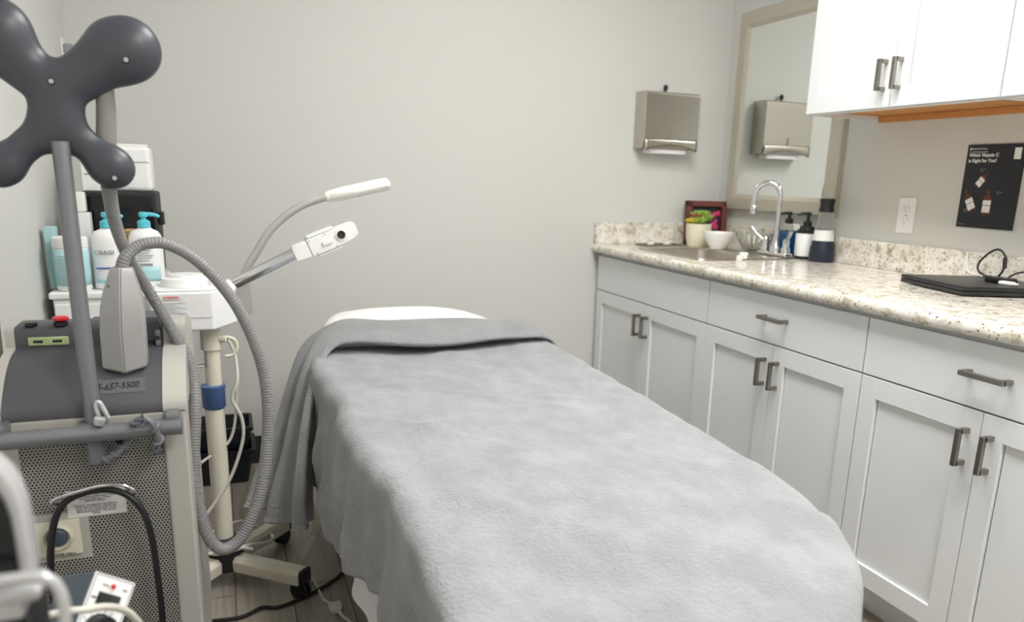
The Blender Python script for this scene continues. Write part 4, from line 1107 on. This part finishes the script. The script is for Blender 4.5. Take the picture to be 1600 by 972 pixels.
# ------------------------------------------------------------------ handpiece and its hose
hp = empty('laser_handpiece', (-1.797, -1.69, .835), 'light grey handpiece standing on the hood with its long ribbed hose', 'handpiece')
def hp_mesh():
    # stacked rounded sections: (z, half width, front y, back y, cx)
    S = [(.832, .036, -1.700, -1.640, -1.800), (.836, .0375, -1.703, -1.638, -1.800), (.900, .0372, -1.705, -1.635, -1.7985), (.945, .0355, -1.703, -1.636, -1.796), (.975, .0300, -1.696, -1.638, -1.7945), (1.000, .0230, -1.688, -1.642, -1.793), (1.013, .0195, -1.684, -1.644, -1.792), (1.016, .0175, -1.681, -1.647, -1.792)]
    vs = []; 
    for z, hw, y0, y1, cx in S:
        xs = [(-hw, y0+.016), (-hw*.96, y0+.010), (-.002, y0), (.0, y0+.0015), (.002, y0), (hw*.96, y0+.010), (hw, y0+.016), (hw, y1-.008), (hw*.8, y1), (-hw*.8, y1), (-hw, y1-.008)]
        dz = -.010 if z < .84 else 0
        vs += [(cx+x, y, z+(dz if abs(x) < .003 else dz*.2)) for x, y in xs]
    n = 11; fs = [(i*n+k, i*n+(k+1) % n, (i+1)*n+(k+1) % n, (i+1)*n+k) for i in range(len(S)-1) for k in range(n)]
    fs += [tuple(range(n))[::-1], tuple((len(S)-1)*n+k for k in range(n))]
    return MB().add(vs, fs)
hpo = hp_mesh().build('handpiece_body', 'handp', hp, angle=30)
MB().lathe((-1.813, -1.6925, .985), [(.0018, 0), (.0018, .0012)], 12, axis=(0, -1, .2)).build('screw', 'black', hpo)
HS = [(-1.792, -1.664, 1.013, .0115), (-1.785, -1.662, 1.032, .0112), (-1.768, -1.655, 1.050, .011), (-1.745, -1.650, 1.059, .011), (-1.711, -1.645, 1.056, .011), (-1.660, -1.640, 1.022, .011), (-1.607, -1.630, .952, .0115), (-1.570, -1.625, .866, .012),
      (-1.550, -1.620, .771, .012), (-1.550, -1.62, .659, .0125), (-1.572, -1.63, .532, .013), (-1.607, -1.64, .448, .013), (-1.636, -1.645, .416, .013), (-1.662, -1.65, .416, .013), (-1.683, -1.652, .450, .0125), (-1.695, -1.65, .512, .0125), (-1.701, -1.645, .591, .0125),
      (-1.689, -1.63, .714, .012), (-1.690, -1.60, .801, .0115), (-1.722, -1.60, .886, .0110), (-1.757, -1.605, .967, .0105), (-1.783, -1.635, 1.035, .0105), (-1.795, -1.665, 1.100, .0115), (-1.795, -1.70, 1.165, .0125)]
MB().tube([h[:3] for h in HS], [h[3] for h in HS], 24, 10).build('hose', 'hose', hp)
MB().tube([(-1.795, -1.700, 1.215), (-1.790, -1.702, 1.250), (-1.786, -1.702, 1.300), (-1.785, -1.702, 1.350)], [.0170, .0165, .0155, .0135], 24, 4).build('hose_sleeve', 'sleeve', hp)
MB().box((-1.797, -1.7205, 1.232), (-1.794, -1.7175, 1.240), .001).build('sleeve_slot', 'black', hp)
# black cable on the hook
tag(MB().tube([(-1.945, -1.79, .40), (-1.942, -1.79, .478), (-1.935, -1.788, .54), (-1.922, -1.783, .588), (-1.900, -1.777, .613), (-1.855, -1.774, .624), (-1.815, -1.777, .614), (-1.787, -1.783, .583), (-1.774, -1.788, .529), (-1.770, -1.79, .449), (-1.769, -1.79, .347), (-1.775, -1.79, .22), (-1.80, -1.80, .10), (-1.84, -1.83, .008)], .0062, 12, 8)
    .build('power_cable', 'black'), 'thick black cable hung over the chrome hook of the laser machine', 'cable')
# green tinted lead at the far left edge
tag(MB().tube([(-1.985, -1.62, 1.40), (-1.972, -1.62, 1.34), (-1.975, -1.62, 1.27), (-1.990, -1.615, 1.20), (-2.006, -1.61, 1.05), (-2.016, -1.60, .96), (-2.026, -1.58, .80), (-2.03, -1.57, .60)], .0085, 16, 6).build('delivery_cable', 'olive'),
    'vertical olive grey delivery cable at the far left edge behind the X-shaped holder', 'cable')

# ================================================================== EQUIPMENT SHELF, CONTROL BOX AND SILVER DEVICE (bottom left)
sf = empty('equipment_stand', (-1.88, -2.45, 0), 'dark stand at the bottom left carrying the control box and the silver device', 'stand')
MB().box((-2.05, -2.70, .555), (-1.775, -2.16, .575), .003).build('top', 'blackr', sf)
for sx in (-2.03, -1.80):
    for sy in (-2.68, -2.19): MB().box((sx-.012, sy-.012, 0), (sx+.012, sy+.012, .5545), .002).build('leg', 'black', sf)

cb = empty('control_box', (-1.83, -2.24, .5755), 'blue-grey control box with white face, black rocker switch and black knob', 'control box')
# face corners: top-left, top-right (towards right/back) and downwards
cm = frame_mtx((-1.7965, -2.215, .6775), (.036, .030, -.036), (-.022, -.10, -.060))   # x across face, y down the face
fxv = Vector((.040, .018, -.034)).normalized(); fyv = Vector((-.30, -.62, -.72)).normalized()
fyv = (fyv-fxv*fyv.dot(fxv)).normalized(); fn = fxv.cross(-fyv).normalized()
if fn.y > 0: fn = -fn
FM = Matrix((fxv, -fyv, fxv.cross(-fyv))).transposed().to_4x4(); FM.translation = Vector((-1.7965, -2.215, .6785))
MB().box((0, -.115, -.085), (.060, 0, -.0022), .003, mtx=FM).build('case', 'sbox', cb)
fc = MB().box((.001, -.112, -.0020), (.059, -.001, 0), .0005, mtx=FM).build('face_plate', 'white', cb)
MB().box((.003, -.110, .0001), (.0038, -.003, .0004), mtx=FM).box((.056, -.110, .0001), (.0568, -.003, .0004), mtx=FM).box((.003, -.0038, .0001), (.0568, -.003, .0004), mtx=FM).build('border_line', 'ink', fc)
rz = (FM.to_3x3() @ Vector((0, 0, 1)))
MB().lathe(FM @ Vector((.030, -.014, .0001)), [(.0058, 0), (.0058, .0008)], 24, axis=tuple(rz)).build('lamp_ring', 'whitegloss', fc)
MB().lathe(FM @ Vector((.030, -.014, .0008)), [(.0036, 0), (.0034, .0012), (.0015, .002)], 20, axis=tuple(rz)).build('indicator_lamp', 'red', fc)
MB().box((.014, -.040, .0001), (.044, -.024, .003), .0008, mtx=FM).build('switch_frame', 'black', fc)
MB().prism([(.016, .003), (.042, .003), (.042, .009), (.030, .006), (.016, .005)], 1, -.038, -.026, .0005, mtx=FM).build('rocker_switch', 'black', fc)
T = MB(); 
for s, x, y in (('POWER', .016, -.016), ('ON', .045, -.016), ('HIGH', .006, -.034), ('LOW', .047, -.036)): T.text(s, .0038, FM @ Matrix.Translation((x, y, .0003)), bold=.0001)
T.build('face_lettering', 'ink', fc)
MB().lathe(FM @ Vector((.030, -.070, .0001)), [(.020, 0), (.020, .003), (.0165, .004), (.0155, .020), (.0145, .022), (.004, .022)], 32, axis=tuple(rz), flute=(.02, 16)).build('control_knob', 'black', fc)
tk = MB()
for k in range(13):
    a = math.radians(-50+k*23); tk.box((-.0004, .0225, .0001), (.0004, .0265, .0004), mtx=FM @ Matrix.Translation((.030, -.070, 0)) @ Matrix.Rotation(a, 4, 'Z'))
tk.build('dial_ticks', 'ink', fc)
tag(MB().tube([(-1.90, -2.33, .640), (-1.86, -2.33, .676), (-1.819, -2.33, .686), (-1.793, -2.325, .682), (-1.775, -2.31, .674), (-1.760, -2.29, .656), (-1.750, -2.275, .634), (-1.745, -2.26, .60), (-1.745, -2.25, .50), (-1.76, -2.25, .30)], .0045, 12, 8).build('control_cable', 'cordw'),
    'white cable curving over the front of the blue-grey control box', 'cable')

# silver framed device, close to the camera and out of focus
sv = empty('skin_analysis_device', (-1.80, -2.62, .5755), 'blurred silver device with arched glossy black screen at the bottom left corner', 'skin device')
def arch(x0, x1, z0, zt_, n=14, pw=2.6):
    cx, hw = (x0+x1)/2, (x1-x0)/2; pts = [(x0, z0)]
    zs = z0+(zt_-z0)*.35
    for k in range(n+1):
        a = PI-PI*k/n; c_, s__ = math.cos(a), math.sin(a)
        pts.append((cx+hw*abs(c_)**(2/pw)*(1 if c_ > 0 else -1), zs+(zt_-zs)*abs(s__)**(2/pw)))
    pts.append((x1, z0)); return pts
def v3(lst, y): return [(x, z) for x, z in lst]
MB().prism(arch(-1.870, -1.7665, .880, .992), 1, -2.634, -2.606, .004, 3).build('housing', 'silver', sv)
MB().prism(arch(-1.862, -1.7745, .884, .979), 1, -2.6385, -2.6342, .0015).build('glossy_screen', 'blackg', sv)
MB().box((-1.865, -2.648, .868), (-1.7610, -2.61, .8795), .004, 3).box((-1.80, -2.64, .850), (-1.775, -2.61, .868), .004).build('base_ledge', 'silver', sv)
MB().prism([(-1.87, .5756), (-1.79, .5756), (-1.785, .66), (-1.775, .80), (-1.775, .849), (-1.87, .849)], 1, -2.615, -2.56, .006).build('pedestal', 'black', sv)
def loop(u): pass
LP = [(-1.860, -2.66, .896), (-1.790, -2.66, .896), (-1.762, -2.66, .8955), (-1.750, -2.66, .891), (-1.7445, -2.66, .879), (-1.7435, -2.66, .862), (-1.746, -2.66, .835), (-1.752, -2.66, .80), (-1.765, -2.66, .782), (-1.80, -2.66, .776), (-1.86, -2.66, .776)]
MB().tube(LP, [.0045]*len(LP), 16, 6).build('handle_loop', 'silver', sv)
MB().box((-1.862, -2.635, .800), (-1.775, -2.618, .8495), .004).build('dark_insert', 'blackr', sv)
